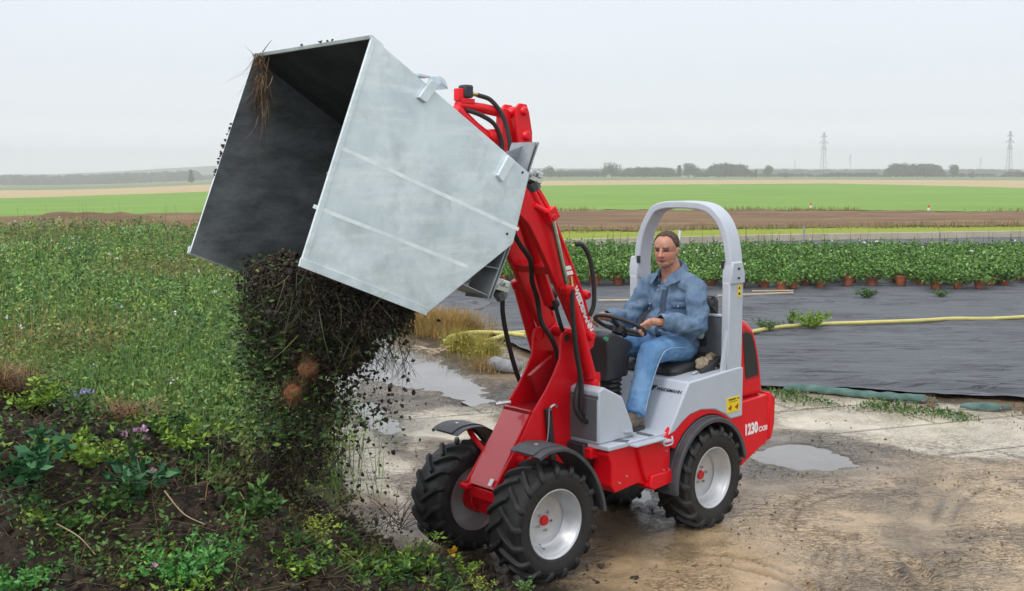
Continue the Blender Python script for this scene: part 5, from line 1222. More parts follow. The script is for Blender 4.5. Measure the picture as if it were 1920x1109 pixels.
# --- lift arms
arm = [(-.03, 2.335), (-.139, 2.291), (-.20, 2.215), (-.257, 2.128), (-.374, 1.905), (-.499, 1.661), (-.575, 1.46), (-.612, 1.37), (-.60, 1.30), (-.55, 1.27), (-.49, 1.30), (-.44, 1.42), (-.33, 1.62), (-.214, 1.816), (-.121, 1.97), (-.049, 2.08), (.052, 2.16), (.02, 2.25)]
for s_ in (1, -1):
    b = MB(); b.prism(arm, *sorted((s_ * .140, s_ * .185))); la = part(b, 'lift_arm', 'red', front=True, bevel=.006, seg=3)
    b = MB(); b.strip([(-.10, 2.30), (-.235, 2.13), (-.358, 1.90), (-.482, 1.66), (-.555, 1.47)], *sorted((s_ * .135, s_ * .192)), .018)
    b.tube([(-.045, s_ * .165, 2.325), (-.20, s_ * .165, 2.10), (-.30, s_ * .165, 1.95)], [.032, .03, .018], 14)
    b.tube([(-.09, s_ * .188, 2.19), (-.18, s_ * .195, 2.145)], [.016, .024], 10)
    b.box((-.195, s_ * .215, 2.135), (.075, .06, .075), rot=Matrix.Rotation(.5, 3, 'Y'))
    for (x, z, r, y1) in ((-.195, 2.12, .022, .252), (-.523, 1.628, .024, .215), (-.553, 1.37, .026, .225)): b.lathe([(0, s_ * y1), (r * .8, s_ * y1), (r, s_ * (y1 - .01)), (r * 1.35, s_ * .186), (r * 1.35, s_ * .17)], 18, c=(x, 0, z))
    part(b, 'arm_fittings', 'red', la, front=True, bevel=.003)
    b = MB(); b.tube([(-.193, s_ * .225, 2.125), (-.325, s_ * .225, 1.70)], .0165, 14); rod = part(b, 'piston_rod', 'steel', front=True)
    b = MB(); b.lathe([(0, 0), (.038, 0), (.045, .012), (.045, .05), (.039, .06), (.039, .60), (.034, .63), (0, .64)], 24, axis='z'); a_ = Vector((-.545, s_ * .225, 1.075)); e_ = Vector((-.318, s_ * .225, 1.71)); d_ = (a_ - e_).normalized(); q_ = d_.to_track_quat('Z', 'Y').to_matrix()
    b.v = [tuple(q_ @ Vector(v_) + e_) for v_ in b.v]
    b.lathe([(0, s_ * .265), (.022, s_ * .265), (.028, s_ * .25), (.036, s_ * .235), (.036, s_ * .135)], 18, c=(-.545, 0, 1.075)); b.box((-.60, s_ * .16, 1.07), (.13, .04, .11))
    part(b, 'lift_cylinder', 'red', front=True, bevel=.002)
    if s_ == 1:
        X_ = Vector((-.62 + .37, 0, 1.37 - 1.905)); U_ = Vector((-.90, 0, .42))
        # text runs down the arm
        d_ = Vector((-.499 + .374, 0, 1.661 - 1.905)).normalized(); u_ = Vector((d_.z, 0, -d_.x))
        lettering('WEIDEMANN', .052, Vector((-.415, .1865, 1.675)) , d_, u_, 'white_print', la, frame=FN, bold=.05, xs=1.02)
        b = MB(); o = Vector((-.345, .1868, 1.815))
        for k in range(2):
            p = o + d_ * .030 * k + u_ * -.012 * k; q = [p, p + d_ * .026, p + d_ * .050 + u_ * .06, p + d_ * .024 + u_ * .06]
            b.add([tuple(x) for x in q], [(0, 1, 2, 3)])
        part(b, 'logo_stripes', 'white_print', la, front=True)
b = MB(); b.box((-.27, 0, 1.805), (.07, .29, .055), rot=Matrix.Rotation(.45, 3, 'Y')); part(b, 'arm_crossbar', 'red', front=True, bevel=.005); b = MB(); b.tube([(-.553, -.14, 1.37), (-.553, .14, 1.37)], .035, 14); part(b, 'pivot_tube', 'red', front=True, bevel=.005)
b = MB(); b.lathe([(0, 0), (.038, 0), (.038, .60), (.0, .62)], 20, axis='z'); e_ = Vector((-.16, 0, 2.12)); q_ = Vector((-.22, 0, -.52)).to_track_quat('Z', 'Y').to_matrix(); b.v = [tuple(q_ @ Vector(v_) + e_) for v_ in b.v]; part(b, 'tilt_cylinder', 'red', front=True)
b = MB(); b.tube([(.02, .03, 2.44), (-.03, .02, 2.34), (-.17, 0, 2.10)], .018, 12); part(b, 'piston_rod', 'steel', front=True)
# --- tilt linkage above the hitch
b = MB()
for s_ in (-1, 1): b.prism([(-.075, 2.79), (-.13, 2.785), (-.15, 2.74), (-.175, 2.62), (-.175, 2.52), (-.10, 2.50), (-.06, 2.56), (-.045, 2.68), (-.045, 2.76)], s_ * .055, s_ * .075)
for x, z, r in ((-.105, 2.745, .03), (-.125, 2.60, .034)): b.lathe([(0, .098), (r * .6, .098), (r * .75, .09), (r, .078), (r, -.078), (0, -.098)], 18, c=(x, 0, z))
b.prism([(-.13, 2.53), (-.02, 2.76), (.02, 2.76), (.03, 2.50), (.10, 2.40), (-.05, 2.30), (-.12, 2.42)], -.03, .03); part(b, 'tilt_links', 'red', front=True, bevel=.004)
b = MB(); b.tube([(.34, 0, 2.765), (.16, 0, 2.755), (-.07, 0, 2.725)], .030, 14); b.tube([(.36, 0, 2.74), (.22, 0, 2.64), (.08, 0, 2.56), (.02, 0, 2.46)], .042, 14); b.lathe([(0, .06), (.03, .055), (.036, .04), (.036, -.05)], 16, c=(.10, 0, 2.60)); b.box((.28, 0, 2.79), (.10, .06, .03)); b.tube([(.325, 0, 2.79), (.325, 0, 2.86)], .030, 12); part(b, 'tipping_ram', 'red', front=True, bevel=.004)
b = MB(); b.box((.275, .0, 2.845), (.065, .07, .075)); part(b, 'valve_block', 'black_plastic', front=True, bevel=.012)
b = MB(); b.tube([(.25, 0, 2.835), (.19, 0, 2.83)], .012, 8); part(b, 'hose_fitting', 'brass', front=True)
def hose(pts, r=.0135, front=True, name='hydraulic_hose', mat='hose_rubber'):
    b = MB(); b.tube(pts, r, 10, smooth=8); return part(b, name, mat, front=front)
hose([(.19, 0, 2.83), (.10, .02, 2.80), (.03, .05, 2.70), (.01, .08, 2.56), (.02, .09, 2.46)])
hose([(.30, .03, 2.74), (.20, .05, 2.71), (.11, .06, 2.66), (.06, .06, 2.57), (.05, .06, 2.46)])
hose([(-.02, .06, 2.05), (-.10, .05, 1.95), (-.20, .03, 1.85), (-.26, -.02, 1.72), (-.33, -.05, 1.60), (-.36, -.04, 1.45), (-.42, .0, 1.33), (-.46, .02, 1.2)], .016)
hose([(-.35, .08, 1.60), (-.38, .11, 1.45), (-.44, .09, 1.36), (-.47, .07, 1.25)], .014)
hose([(-.33, .262, 1.68), (-.335, .268, 1.50), (-.36, .272, 1.30), (-.40, .275, 1.10), (-.40, .27, .96), (-.42, .25, .90), (-.50, .24, .88), (-.57, .22, .92), (-.60, .20, 1.02)], .0155)
hose([(-.47, .19, 1.14), (-.42, .24, 1.10), (-.375, .262, 1.05), (-.36, .27, .95), (-.42, .27, .87), (-.50, .27, .855), (-.58, .24, .90)], .0155)
hose([(-.22, -.24, 1.70), (-.23, -.262, 1.50), (-.30, -.27, 1.25), (-.37, -.26, 1.05), (-.42, -.22, .95)], .0155)
hose([(-.41, .20, 1.95), (-.46, .22, 1.94), (-.51, .23, 1.86), (-.54, .235, 1.72), (-.545, .235, 1.58), (-.52, .225, 1.50)], .015)
hose([(-.60, .13, .90), (-.70, .14, .78), (-.80, .15, .82), (-.90, .14, .80)], .02); hose([(-.58, .06, .86), (-.70, .10, .74), (-.85, .06, .72), (-.95, .04, .75)], .02)
b = MB(); b.tube([(-.40, .19, 1.935), (-.43, .205, 1.95), (-.46, .22, 1.945), (-.485, .226, 1.915)], .008, 8, smooth=4); b.tube([(-.602, .21, 1.0), (-.605, .19, 1.08)], .014, 8); b.tube([(-.575, .24, 1.08), (-.585, .23, .96)], .016, 8); b.tube([(-.03, .06, 2.08), (0.0, .07, 2.16)], .012, 8); b.tube([(-.33, .262, 1.70), (-.33, .25, 1.76)], .010, 8); part(b, 'hose_couplings', 'brass', front=True)
b = MB(); b.ball((-.42, -.03, 1.62), (.05, .05, .05), 10); b.tube([(-.40, -.02, 1.60), (-.46, -.03, 1.55)], .04, 12); part(b, 'work_lamp', 'black_plastic', front=True)
# --- quick hitch behind the bucket
b = MB(); hl = [(.235, 2.545), (.30, 2.40), (.41, 2.05), (.575, 1.715)]
for y0, y1 in ((.36, .555), (-.555, -.36)):
    b.strip(hl, y0, y1, .010); b.strip([(x - .022, z) for x, z in hl], y0, y1, .008)
    b.prism([(.225, 2.535), (.30, 2.385), (.44, 2.47)], (y0 + y1) / 2 - .005, (y0 + y1) / 2 + .005)
    b.strip([(.585, 1.735), (.80, 1.825)], y0, y1, .006); b.strip([(.50, 1.87), (.665, 1.905)], y0, y1, .006)
b.box((.34, 0, 2.20), (.03, 1.0, .34), rot=Matrix.Rotation(-.30, 3, 'Y'))
part(b, 'hitch_plate', 'zinc_dark', front=True, bevel=.001)
b = MB(); b.box((.28, 0, 2.28), (.10, .50, .40), rot=Matrix.Rotation(-.30, 3, 'Y')); b.prism([(.25, 2.40), (.0, 2.36), (-.06, 2.22), (.10, 2.10), (.33, 2.05)], -.13, -.10); b.prism([(.25, 2.40), (.0, 2.36), (-.06, 2.22), (.10, 2.10), (.33, 2.05)], .10, .13); b.box((.33, .0, 2.52), (.16, .30, .10)); part(b, 'quick_hitch', 'red', front=True, bevel=.005)
for x, y, z in ((.17, .44, 2.365), (.44, .47, 1.775)):
    b = MB(); R_ = Matrix.Rotation(-.3, 3, 'Y')
    b.box((x, y, z), (.11, .085, .065), rot=R_); b.tube([(x + .075, y, z + .02), (x + .03, y, z + .01)], .05, 18); b.box((x - .02, y + .047, z + .005), (.05, .012, .03), rot=R_); b.tube([(x + .04, y, z + .055), (x + .07, y, z + .075)], .007, 6)
    hk = part(b, 'hitch_lock', 'zinc_bright', front=True, bevel=.010)
    b = MB(); b.tube([(x - .005, y, z - .03), (x - .035, y, z - .075)], [.045, .036], 8); b.tube([(x, y + .055, z + .005), (x, y + .058, z + .005)], .009, 8); part(b, 'lock_collar', 'dark_grey_paint', hk, front=True)

# --- the bucket
P1, P2, P3, P4, P5 = (1.312, 3.018), (.300, 2.375), (.418, 2.005), (1.005, 1.672), (1.725, 1.955)
BW = .57
bk_ = MB(); th = .008
def off(p, q, d):
    a, c = Vector(p), Vector(q); t = (c - a).normalized(); n = Vector((-t.y, t.x)); return [tuple(a), tuple(c), tuple(c + n * d), tuple(a + n * d)]
# floor (now uppermost), back and lower sheet; mud and interior shade are painted into their colour
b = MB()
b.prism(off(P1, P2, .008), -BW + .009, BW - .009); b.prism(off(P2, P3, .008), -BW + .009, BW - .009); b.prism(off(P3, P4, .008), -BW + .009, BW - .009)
bucket = part(b, 'bucket', 'galvanised_mud_shade', front=True)
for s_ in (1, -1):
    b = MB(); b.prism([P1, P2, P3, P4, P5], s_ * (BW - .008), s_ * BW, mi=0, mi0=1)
    part(b, 'side_plate', ['galvanised', 'galvanised_dirt_shade'], bucket, front=True)  # inner face darkened in colour for dirt and for shade
    b = MB(); i_ = [(1.312, 3.018), (1.725, 1.955), (1.698, 1.958), (1.292, 3.003)]
    b.prism(i_, s_ * (BW + .0005), s_ * (BW + .007))
    i2 = [(1.735, 1.951), (1.005, 1.662), (.992, 1.700), (1.722, 1.990)]; b.prism(i2, s_ * (BW + .001), s_ * (BW + .010))
    part(b, 'edge_bar', 'galvanised', bucket, front=True, bevel=.001)
b = MB(); b.prism([(1.325, 3.030), (1.306, 3.034), (1.24, 2.992), (1.246, 2.976), (1.318, 3.014)], -BW, BW); part(b, 'cutting_edge', 'galvanised', bucket, front=True, bevel=.001)
# outer skins of the floor and back, clean zinc
b = MB(); b.prism(off((1.30, 3.012), P2, -.006), -BW + .002, BW - .002); b.prism(off(P2, P3, -.005), -BW + .002, BW - .002); b.prism(off(P3, P4, -.005), -BW + .002, BW - .002); part(b, 'outer_skin', 'galvanised', bucket, front=True)
# weld seams across the near side plate
for q in (([(1.492, 2.508), (0.368, 2.085), (0.380, 2.068), (1.501, 2.490)]), ([(1.643, 2.235), (0.721, 1.901), (0.731, 1.885), (1.652, 2.218)])):
    b = MB(); b.prism(q, .5701, .5705); part(b, 'weld_seam', 'zinc_seam', bucket, front=True)
# folded tabs on the near side plate
b = MB()
for q in ([[(0.968, 2.840), (0.915, 2.821), (0.999, 2.723), (1.048, 2.750)], [(0.463, 2.471), (0.414, 2.441), (0.501, 2.331), (0.537, 2.367)]]):
    b.prism(q, .5705, .590); part(b, 'slide_tab', 'galvanised', bucket, front=True, bevel=.003); b = MB()
b.prism([(1.040, 2.869), (0.968, 2.861), (0.962, 2.850), (1.037, 2.851)], .50, .580); b.prism([(0.895, 2.866), (0.862, 2.847), (0.842, 2.800), (0.882, 2.825)], .46, .565)
part(b, 'top_catch', 'galvanised', bucket, front=True, bevel=.003)
b = MB()
for q in [(0.347, 2.382), (0.457, 2.056), (0.480, 2.074)][:2]: b.lathe([(0, .5735), (.007, .5735), (.007, .57)], 10, c=(q[0], 0, q[1]))
part(b, 'bolt_hole', 'black_print', bucket, front=True)
# mud caked on the far rim and weeds caught on the cutting edge
b = MB(); g = random.Random(3); cl_ = []
for i in range(26):
    t = .30 + .34 * g.random(); cl_.append((1.312 + (1.725 - 1.312) * t + g.gauss(0, .004), -BW - .006, 3.018 + (1.955 - 3.018) * t))
for i in range(4): cl_.append((1.325, -.1 + .35 * g.random(), 3.035))
vv, ff = clods(np.array(cl_), .004 + .007 * RNG.random(len(cl_)))
me = np_mesh('caked_mud', vv, ff, ['soil_clod']); me.transform(FN); link(bpy.data.objects.new('caked_mud', me), bucket)
def in_front(me): me.transform(FNW); return me
# roots hanging from the cutting edge
n = 420; P = np.column_stack([1.325 + RNG.normal(size=n) * .012, -.475 + RNG.normal(size=n) * .022, 3.03 - .26 * RNG.random(n) ** 1.2])
v, f, c = blades(P, .05 + .10 * RNG.random(n), .004, np.array([[.16, .08, .04], [.10, .055, .03], [.24, .15, .08]])[RNG.integers(0, 3, n)], lean=.8, dirs=np.column_stack([RNG.normal(size=n) * .5, RNG.normal(size=n) * .5, -.8 + RNG.normal(size=n) * .5]))
n = 60; P = np.column_stack([1.325 + RNG.normal(size=n) * .01, -.44 + RNG.normal(size=n) * .03, 3.0 - .35 * RNG.random(n)])
v2, f2, c2 = blades(P, .08 + .12 * RNG.random(n), .003, [[.18, .12, .06]], lean=.5, dirs=np.tile([.1, .05, -1.], (n, 1)))
v, f, c = join([(v, f, c), (v2, f2, c2)])
tag(np_obj('hanging_roots', in_front(np_mesh('hanging_roots', v, f, ['leaf'], c))), 'brown roots hooked over the top left corner of the bucket', 'roots')
b = MB(); b.tube([(1.30, -.42, 3.02), (1.33, -.40, 2.93), (1.36, -.41, 2.80), (1.38, -.36, 2.68), (1.40, -.38, 2.55), (1.40, -.37, 2.40)], [.0035, .0015], 5, smooth=6); b.tube([(1.33, -.44, 3.03), (1.33, -.39, 3.06), (1.33, -.34, 3.085)], [.003, .001], 5, smooth=5); tag(b.build('trailing_vine', 'bark', frame=FNW, recalc=False), 'single long stem dangling inside the top left of the bucket', 'vine')
b = MB(); b.tube([(1.55, .54, 2.38), (1.50, .46, 2.33), (1.46, .36, 2.24), (1.44, .28, 2.18)], [.004, .0015], 5, smooth=5); o = b.build('clinging_twig', 'stalk_pale', frame=FNW, recalc=False); tag(o, 'pale stem with a few leaves clinging inside the near rim of the bucket', 'vine')

# --- earth and plants pouring out of the bucket
def pour(n, zlo, zhi, spread=1.0):
    t = RNG.random(n); z = zhi + (zlo - zhi) * t
    x = 1.40 + RNG.normal(size=n) * .135 * spread; y = RNG.normal(size=n) * .24 * spread
    return x, y, z, t
parts_v = []; parts_f = []; base_i = 0
def add_c(x, y, z, r):
    global base_i
    vv, ff = clods(np.column_stack([x, y, z]), r); parts_v.append(vv); parts_f.append(ff + base_i); base_i += len(vv)
def clip(x, y, z, lim=.50): return (x - 1.35) * 1.12 - y < lim + .16 * (fbm(z, x, 5, 3, 703) - .5)
# thick mass just below and inside the mouth
n = 46000; z = 1.36 + .68 * RNG.random(n); w_ = np.clip((z - 1.2) / .45, .4, 1)
x = 1.33 + RNG.normal(size=n) * .15 * w_; y = RNG.uniform(-1, 1, n) * .46 * (.5 + .5 * w_)
k = (fbm(x * 3 + y * 2, z * 2.2, 1.7, 4, 701) > .36 + .10 * (z < 1.6)) & clip(x, y, z) & (z < 2.02 - .25 * fbm(x, y, 4, 2, 702)); x, y, z = x[k], y[k], z[k]
add_c(x, y, z, .003 + .015 * RNG.random(len(x)) ** 3.5)
# right skirt hanging off the near lip
n = 13000; x = 1.04 + .60 * RNG.random(n); d_ = RNG.random(n) ** 1.8 * .30 * (.3 + 1.1 * fbm(x, x * 0, 8, 3, 705)); y = .20 + .33 * RNG.random(n); z = 1.64 + (x - 1.0) * .39 - d_ + .03
add_c(x, y, z, .002 + .009 * RNG.random(n) ** 3)
# falling column, breaking up towards the heap
n = 19000; t = RNG.random(n) ** 1.35; z = 1.52 - t * .78; x = 1.33 + .06 * t + RNG.normal(size=n) * (.13 - .05 * t); y = -.06 - .03 * t + RNG.normal(size=n) * (.22 - .08 * t)
k = (fbm(x * 2 + y * 3, z * 1.6, 3.0, 4, 709) > .43 + .20 * t) & clip(x, y, z); x, y, z = x[k], y[k], z[k]
add_c(x, y, z, .002 + .011 * RNG.random(len(x)) ** 4)
# stray crumbs in small swarms
n = 2600; x = 1.13 + RNG.normal(size=n) * .11; y = .10 + RNG.normal(size=n) * .22; z = .40 + 1.1 * RNG.random(n); k = fbm(x * 3 + y, z * 2, 5, 3, 713) > .56; add_c(x[k], y[k], z[k], .002 + .011 * RNG.random(k.sum()) ** 3)
vv = np.concatenate(parts_v); ff = np.concatenate(parts_f); vv[:, 2] = vv[:, 2]
tag(np_obj('falling_earth', in_front(np_mesh('falling_earth', vv, ff, ['soil_clod']))), 'dark earth crumbling out of the tipped bucket in mid air', 'earth', kind='stuff')
# plants in the falling load
n = 15000; x = 1.42 + RNG.normal(size=n) * .15; y = -.16 + RNG.normal(size=n) * .25; z = 1.0 + .98 * RNG.random(n) ** .8; k = fbm(x * 4 + y * 3, z * 3, 2, 3, 717) > .49; k &= clip(x, y, z, .60) & ((np.abs(y) < .50) | (z < 1.6)) & (z < 1.72 + .26 * RNG.random(n) ** 2); x, y, z = x[k], y[k], z[k]; n = len(x)
a = leaves(np.column_stack([x, y, z]), .015 + .032 * RNG.random((n, 1)), np.array([[.04, .09, .025], [.07, .13, .03], [.03, .06, .02], [.16, .22, .05], [.05, .10, .05]])[RNG.integers(0, 5, n)], up=.1, aspect=.45)
# stems and roots: hanging from the lip, and tumbling in the column
n = 3600; x = 1.03 + .66 * RNG.random(n); y = -.15 + .68 * RNG.random(n); z = 1.66 + (x - 1.0) * .37 - .30 * RNG.random(n) ** 1.3
dd = np.column_stack([RNG.normal(size=n) * .8, RNG.normal(size=n) * .8, -.8 + .6 * RNG.normal(size=n)]); dd /= np.linalg.norm(dd, axis=1, keepdims=True)
SC = np.array([[.03, .024, .016], [.06, .075, .025], [.016, .012, .009], [.13, .12, .045], [.035, .05, .018], [.02, .015, .011]])
s1 = blades(np.column_stack([x, y, z]), .06 + .24 * RNG.random(n) ** 2, .0045, SC[RNG.integers(0, 6, n)], lean=.7, dirs=dd, seg=4)
n = 9000; t = RNG.random(n); z = 1.75 - .95 * t; x = 1.36 + RNG.normal(size=n) * (.15 - .05 * t); y = -.06 + RNG.normal(size=n) * (.26 - .10 * t); k = (fbm(x * 2 + y * 3, z * 1.6, 3.0, 4, 709) > .39 + .18 * t) & clip(x, y, z, .56); x, y, z = x[k], y[k], z[k]; n = len(x)
dd = RNG.normal(size=(n, 3)); dd[:, 2] *= 1.3; dd /= np.linalg.norm(dd, axis=1, keepdims=True)
s2 = blades(np.column_stack([x, y, z]), .05 + .17 * RNG.random(n) ** 1.6, .0045, SC[RNG.integers(0, 5, n)], lean=.7, dirs=dd, seg=4)
v, f, c = join([a, s1, s2]); tag(np_obj('falling_plants', in_front(np_mesh('falling_plants', v, f, ['leaf'], c))), 'uprooted green plants and stems tumbling with the earth', 'plants', kind='stuff')
# root balls in mid air
RBX, = [(1.531, 1.418)]; RBY, = [(1.598, 1.300)]
for (x, y, z, r, lab) in ((RBX[0], .30, RBX[1], .05, 'rusty brown root ball in mid air in the middle of the fall'), (RBY[0], .26, RBY[1], .045, 'brown fibrous root clump in mid air low in the fall')):
    b = MB(); b.ball((0, 0, 0), (r, r, r * .9), 14); b.v = [tuple(Vector(q) * (1 + .35 * mnoise.noise(Vector(q) * 30)) + Vector((x, y, z))) for q in b.v]
    M_ = 'root_ball'
    if M_ not in MATS: M(M_, (.30, .12, .045), (.14, .06, .03), 30, .95, bump=.01, bscale=120)
    o = b.build('root_ball', M_, frame=FNW, angle=80); tag(o, lab, 'root ball')
    n = 260; d = RNG.normal(size=(n, 3)); d /= np.linalg.norm(d, axis=1, keepdims=True)
    v, f, c = blades(np.array([x, y, z]) + d * r * .9, .03 + .04 * RNG.random(n), .003, [[.20, .10, .05]], dirs=d, lean=.9); me = in_front(np_mesh('fibres', v, f, ['leaf'], c)); link(bpy.data.objects.new('root_fibres', me), o)
# ------------------------------------------------------------------ the driver
def cap(b, p, q, r0, r1, flat=None, n=14):
    """tapered limb segment with round ends"""
    p, q = Vector(p), Vector(q); b.tube([p, q], [r0, r1], n); b.ball(p, r0, 9); b.ball(q, r1, 9)
def chain(b, pts, rs):
    for i in range(len(pts) - 1): cap(b, pts[i], pts[i + 1], rs[i], rs[i + 1])
def fused(b, voxel, smooth=2, disp=None):
    me = bpy.data.meshes.new('tmp'); me.from_pydata(b.v, [], b.f)
    o = bpy.data.objects.new('tmp', me); S.collection.objects.link(o)
    r = o.modifiers.new('r', 'REMESH'); r.mode = 'VOXEL'; r.voxel_size = voxel
    if smooth: s = o.modifiers.new('s', 'SMOOTH'); s.iterations = smooth; s.factor = .5
    dg = bpy.context.evaluated_depsgraph_get(); out = bpy.data.meshes.new_from_object(o.evaluated_get(dg))
    bpy.data.objects.remove(o)
    if disp:
        nv = [Vector(v.normal) for v in out.vertices]
        for v, n in zip(out.vertices, nv): v.co += n * disp(v.co)
    out.shade_smooth(); return out
H0 = Vector((-.075, 0, 1.855)); HR = Matrix.Rotation(radians(15), 3, 'Z') @ Matrix.Rotation(radians(8), 3, 'Y')
def hd(x, y, z): return H0 + HR @ Vector((x, y, z))
b = MB()
# head, about .245 tall
b.ball(hd(-.008, 0, .028), (.096, .081, .085), 16, rot=HR); b.ball(hd(.010, 0, -.032), (.078, .074, .080), 14, rot=HR)
b.ball(hd(.034, 0, -.085), (.050, .050, .033), 12, rot=HR); b.ball(hd(.060, 0, -.097), (.022, .025, .017), 10, rot=HR)
for s_ in (-1, 1):
    b.ball(hd(.043, s_ * .038, -.028), (.027, .026, .028), 10, rot=HR); b.ball(hd(.016, s_ * .046, -.070), (.040, .020, .032), 10, rot=HR)
    b.ball(hd(.076, s_ * .028, .026), (.016, .026, .010), 10, rot=HR); b.ball(hd(-.008, s_ * .079, -.012), (.018, .008, .031), 10, rot=HR); b.ball(hd(-.014, s_ * .085, .000), (.014, .006, .016), 8, rot=HR)
    b.ball(hd(.090, s_ * .012, -.030), (.010, .009, .008), 8, rot=HR)
cap(b, hd(.084, 0, .018), hd(.104, 0, -.024), .008, .0125); b.ball(hd(.106, 0, -.026), (.013, .012, .011), 10, rot=HR)
b.ball(hd(.080, 0, -.058), (.012, .022, .0055), 10, rot=HR); b.ball(hd(.077, 0, -.068), (.012, .020, .0065), 10, rot=HR)
# neck and trunk core
chain(b, [hd(-.02, 0, -.06), (-.135, 0, 1.72), (-.155, 0, 1.64)], [.064, .070, .076])
b.ball((-.17, 0, 1.48), (.09, .14, .15), 12); b.ball((-.16, 0, 1.26), (.10, .13, .14), 12)
# arms inside the sleeves, hands on the wheel
def ring(a, lift=0.0): return SW @ Vector((.175 * cos(a), .175 * sin(a), lift))
def ringt(a): return (SW.to_3x3() @ Vector((-sin(a), cos(a), 0)))
wn_ = SW.to_3x3() @ Vector((0, 0, 1))
def hand(b, a, sgn, wrist):
    """palm over the rim at angle a, fingers curling round it"""
    c0 = ring(a); t = ringt(a).normalized(); out = (SW.to_3x3() @ Vector((cos(a), sin(a), 0))).normalized(); w = Vector(wrist)
    tow = (w - c0).normalized(); palm = c0 + wn_ * .026 + tow * .030
    ax = t
    cap(b, palm + ax * .026, palm - ax * .026, .019, .018); cap(b, palm + tow * .030 + ax * .022, palm + tow * .030 - ax * .018, .020, .018); cap(b, palm + tow * .03, w, .022, .028)
    inn = -tow
    for k in range(4):
        o_ = ax * (.030 - .020 * k); L_f = (.9, 1.0, .96, .8)[k]
        k0 = palm + o_ + inn * .010 + wn_ * .004; k1 = c0 + o_ * 1.05 + inn * (.026 * L_f) + wn_ * .022; k2 = c0 + o_ * 1.08 + inn * (.034 * L_f) - wn_ * .006; k3 = c0 + o_ * 1.06 + inn * .012 - wn_ * .024
        chain(b, [k0, k1, k2, k3], [.0105, .0098, .009, .008])
    th0 = palm + ax * sgn * .026 + tow * .020; chain(b, [th0, c0 + ax * sgn * .052 + tow * .018 + wn_ * .012, c0 + ax * sgn * .060 - tow * .006 + wn_ * .017], [.0135, .011, .0095])
WR_N = Vector((.255, .185, 1.395)); WR_F = Vector((.30, -.195, 1.40))
hand(b, radians(105), -1, WR_N + Vector((.02, -.012, .003))); hand(b, radians(-80), 1, WR_F + Vector((.03, .015, 0)))
chain(b, [(-.15, .20, 1.59), (-.065, .275, 1.345), tuple(WR_N)], [.045, .036, .027]); chain(b, [(-.15, -.20, 1.59), (.0, -.265, 1.36), tuple(WR_F)], [.045, .036, .027])
chain(b, [(-.155, .0, 1.6), (-.15, .21, 1.60)], [.07, .05]); chain(b, [(-.155, .0, 1.6), (-.15, -.21, 1.60)], [.07, .05])
# legs inside the trousers
KN, KF = Vector((.345, .20, 1.205)), Vector((.36, -.19, 1.205)); AN, AF = Vector((.55, .235, .81)), Vector((.60, -.20, .82))
for s_, K_, A_ in ((1, KN, AN), (-1, KF, AF)):
    chain(b, [(-.15, s_ * .09, 1.17), tuple(K_), tuple(A_)], [.07, .05, .035])
bm_ = fused(b, .0042, 2)
# skin colours by place on the body
cols = np.ones((len(bm_.vertices), 4), np.float32); HI = HR.inverted()
for i, v in enumerate(bm_.vertices):
    p = HI @ (v.co - H0); c = [.50, .245, .165]
    if v.co.z > 1.70:
        fr = p.x > .03
        k = mnoise.noise(p * 30) * .06
        c = [c[0] * (1 + k), c[1] * (1 + k), c[2] * (1 + k)]
        if p.x > .05 and -.055 < p.z < .0 and abs(p.y) > .02: c = [.52, .215, .15]          # cheeks
        if p.x > .085 and -.045 < p.z < -.01 and abs(p.y) < .02: c = [.58, .235, .17]         # nose
        if p.x > .066 and -.076 < p.z < -.052 and abs(p.y) < .026: c = [.36, .14, .11]        # lips
        if p.x > .07 and -.0655 < p.z < -.0605 and abs(p.y) < .025: c = [.16, .05, .045]
        if p.x > .055 and -.115 < p.z < -.075: c = [.44, .23, .165]                            # shaven chin
        if p.x > .055 and -.001 < p.z < .011 and .014 < abs(p.y) < .045: c = [.10, .055, .04]    # narrowed eyes
        if p.x > .055 and .020 < p.z < .036 and .012 < abs(p.y) < .052: c = [.13, .08, .055]  # brows
        if abs(p.y) > .076: c = [.55, .24, .17]
    elif v.co.z > 1.3 and v.co.x > .2: c = [.52, .25, .16]
    cols[i, :3] = c
a = bm_.color_attributes.new('Col', 'FLOAT_COLOR', 'POINT'); a.data.foreach_set('color', cols.ravel()); bm_.materials.append(MATS['skin'])
person = bpy.data.objects.new('person', bm_); link(person); person.matrix_world = FR
tag(person, 'man in a blue work jacket and jeans sitting at the steering wheel of the loader', 'person')
def wear(name, mb, voxel, mat, smooth=2, disp=None):
    me = fused(mb, voxel, smooth, disp); me.materials.append(MATS[mat]); return link(bpy.data.objects.new(name, me), person)
# hair: short, receding
b = MB(); b.ball(hd(-.020, 0, .040), (.095, .084, .084), 20, rot=HR)
hme = fused(b, .004, 1, lambda co: .0022 * mnoise.noise(co * 140))
bmh = bmesh.new(); bmh.from_mesh(hme)
kill = []
for v in bmh.verts:
    p = HI @ (v.co - H0) + Vector((1, 0, .6)) * .010 * mnoise.noise(v.co * 110); front = .030 + .022 * (1 - min(1, abs(p.y) / .05)) ** 2      # receding at the temples
    hairline = (p.x < front - (.0 if p.z > .06 else (.06 - p.z) * .55)) and p.z > (-.028 if p.x < -.02 else .0 - .3 * (p.x + .02)) - .02 * (p.x < -.06)
    if not hairline or (p.z < .085 and p.x > .045): kill.append(v)
bmesh.ops.delete(bmh, geom=kill, context='VERTS'); bmh.to_mesh(hme); bmh.free(); hme.materials.append(MATS['hair'])
hair = link(bpy.data.objects.new('hair', hme), person); sm = hair.modifiers.new('thick', 'SOLIDIFY'); sm.thickness = .003; sm.offset = 1
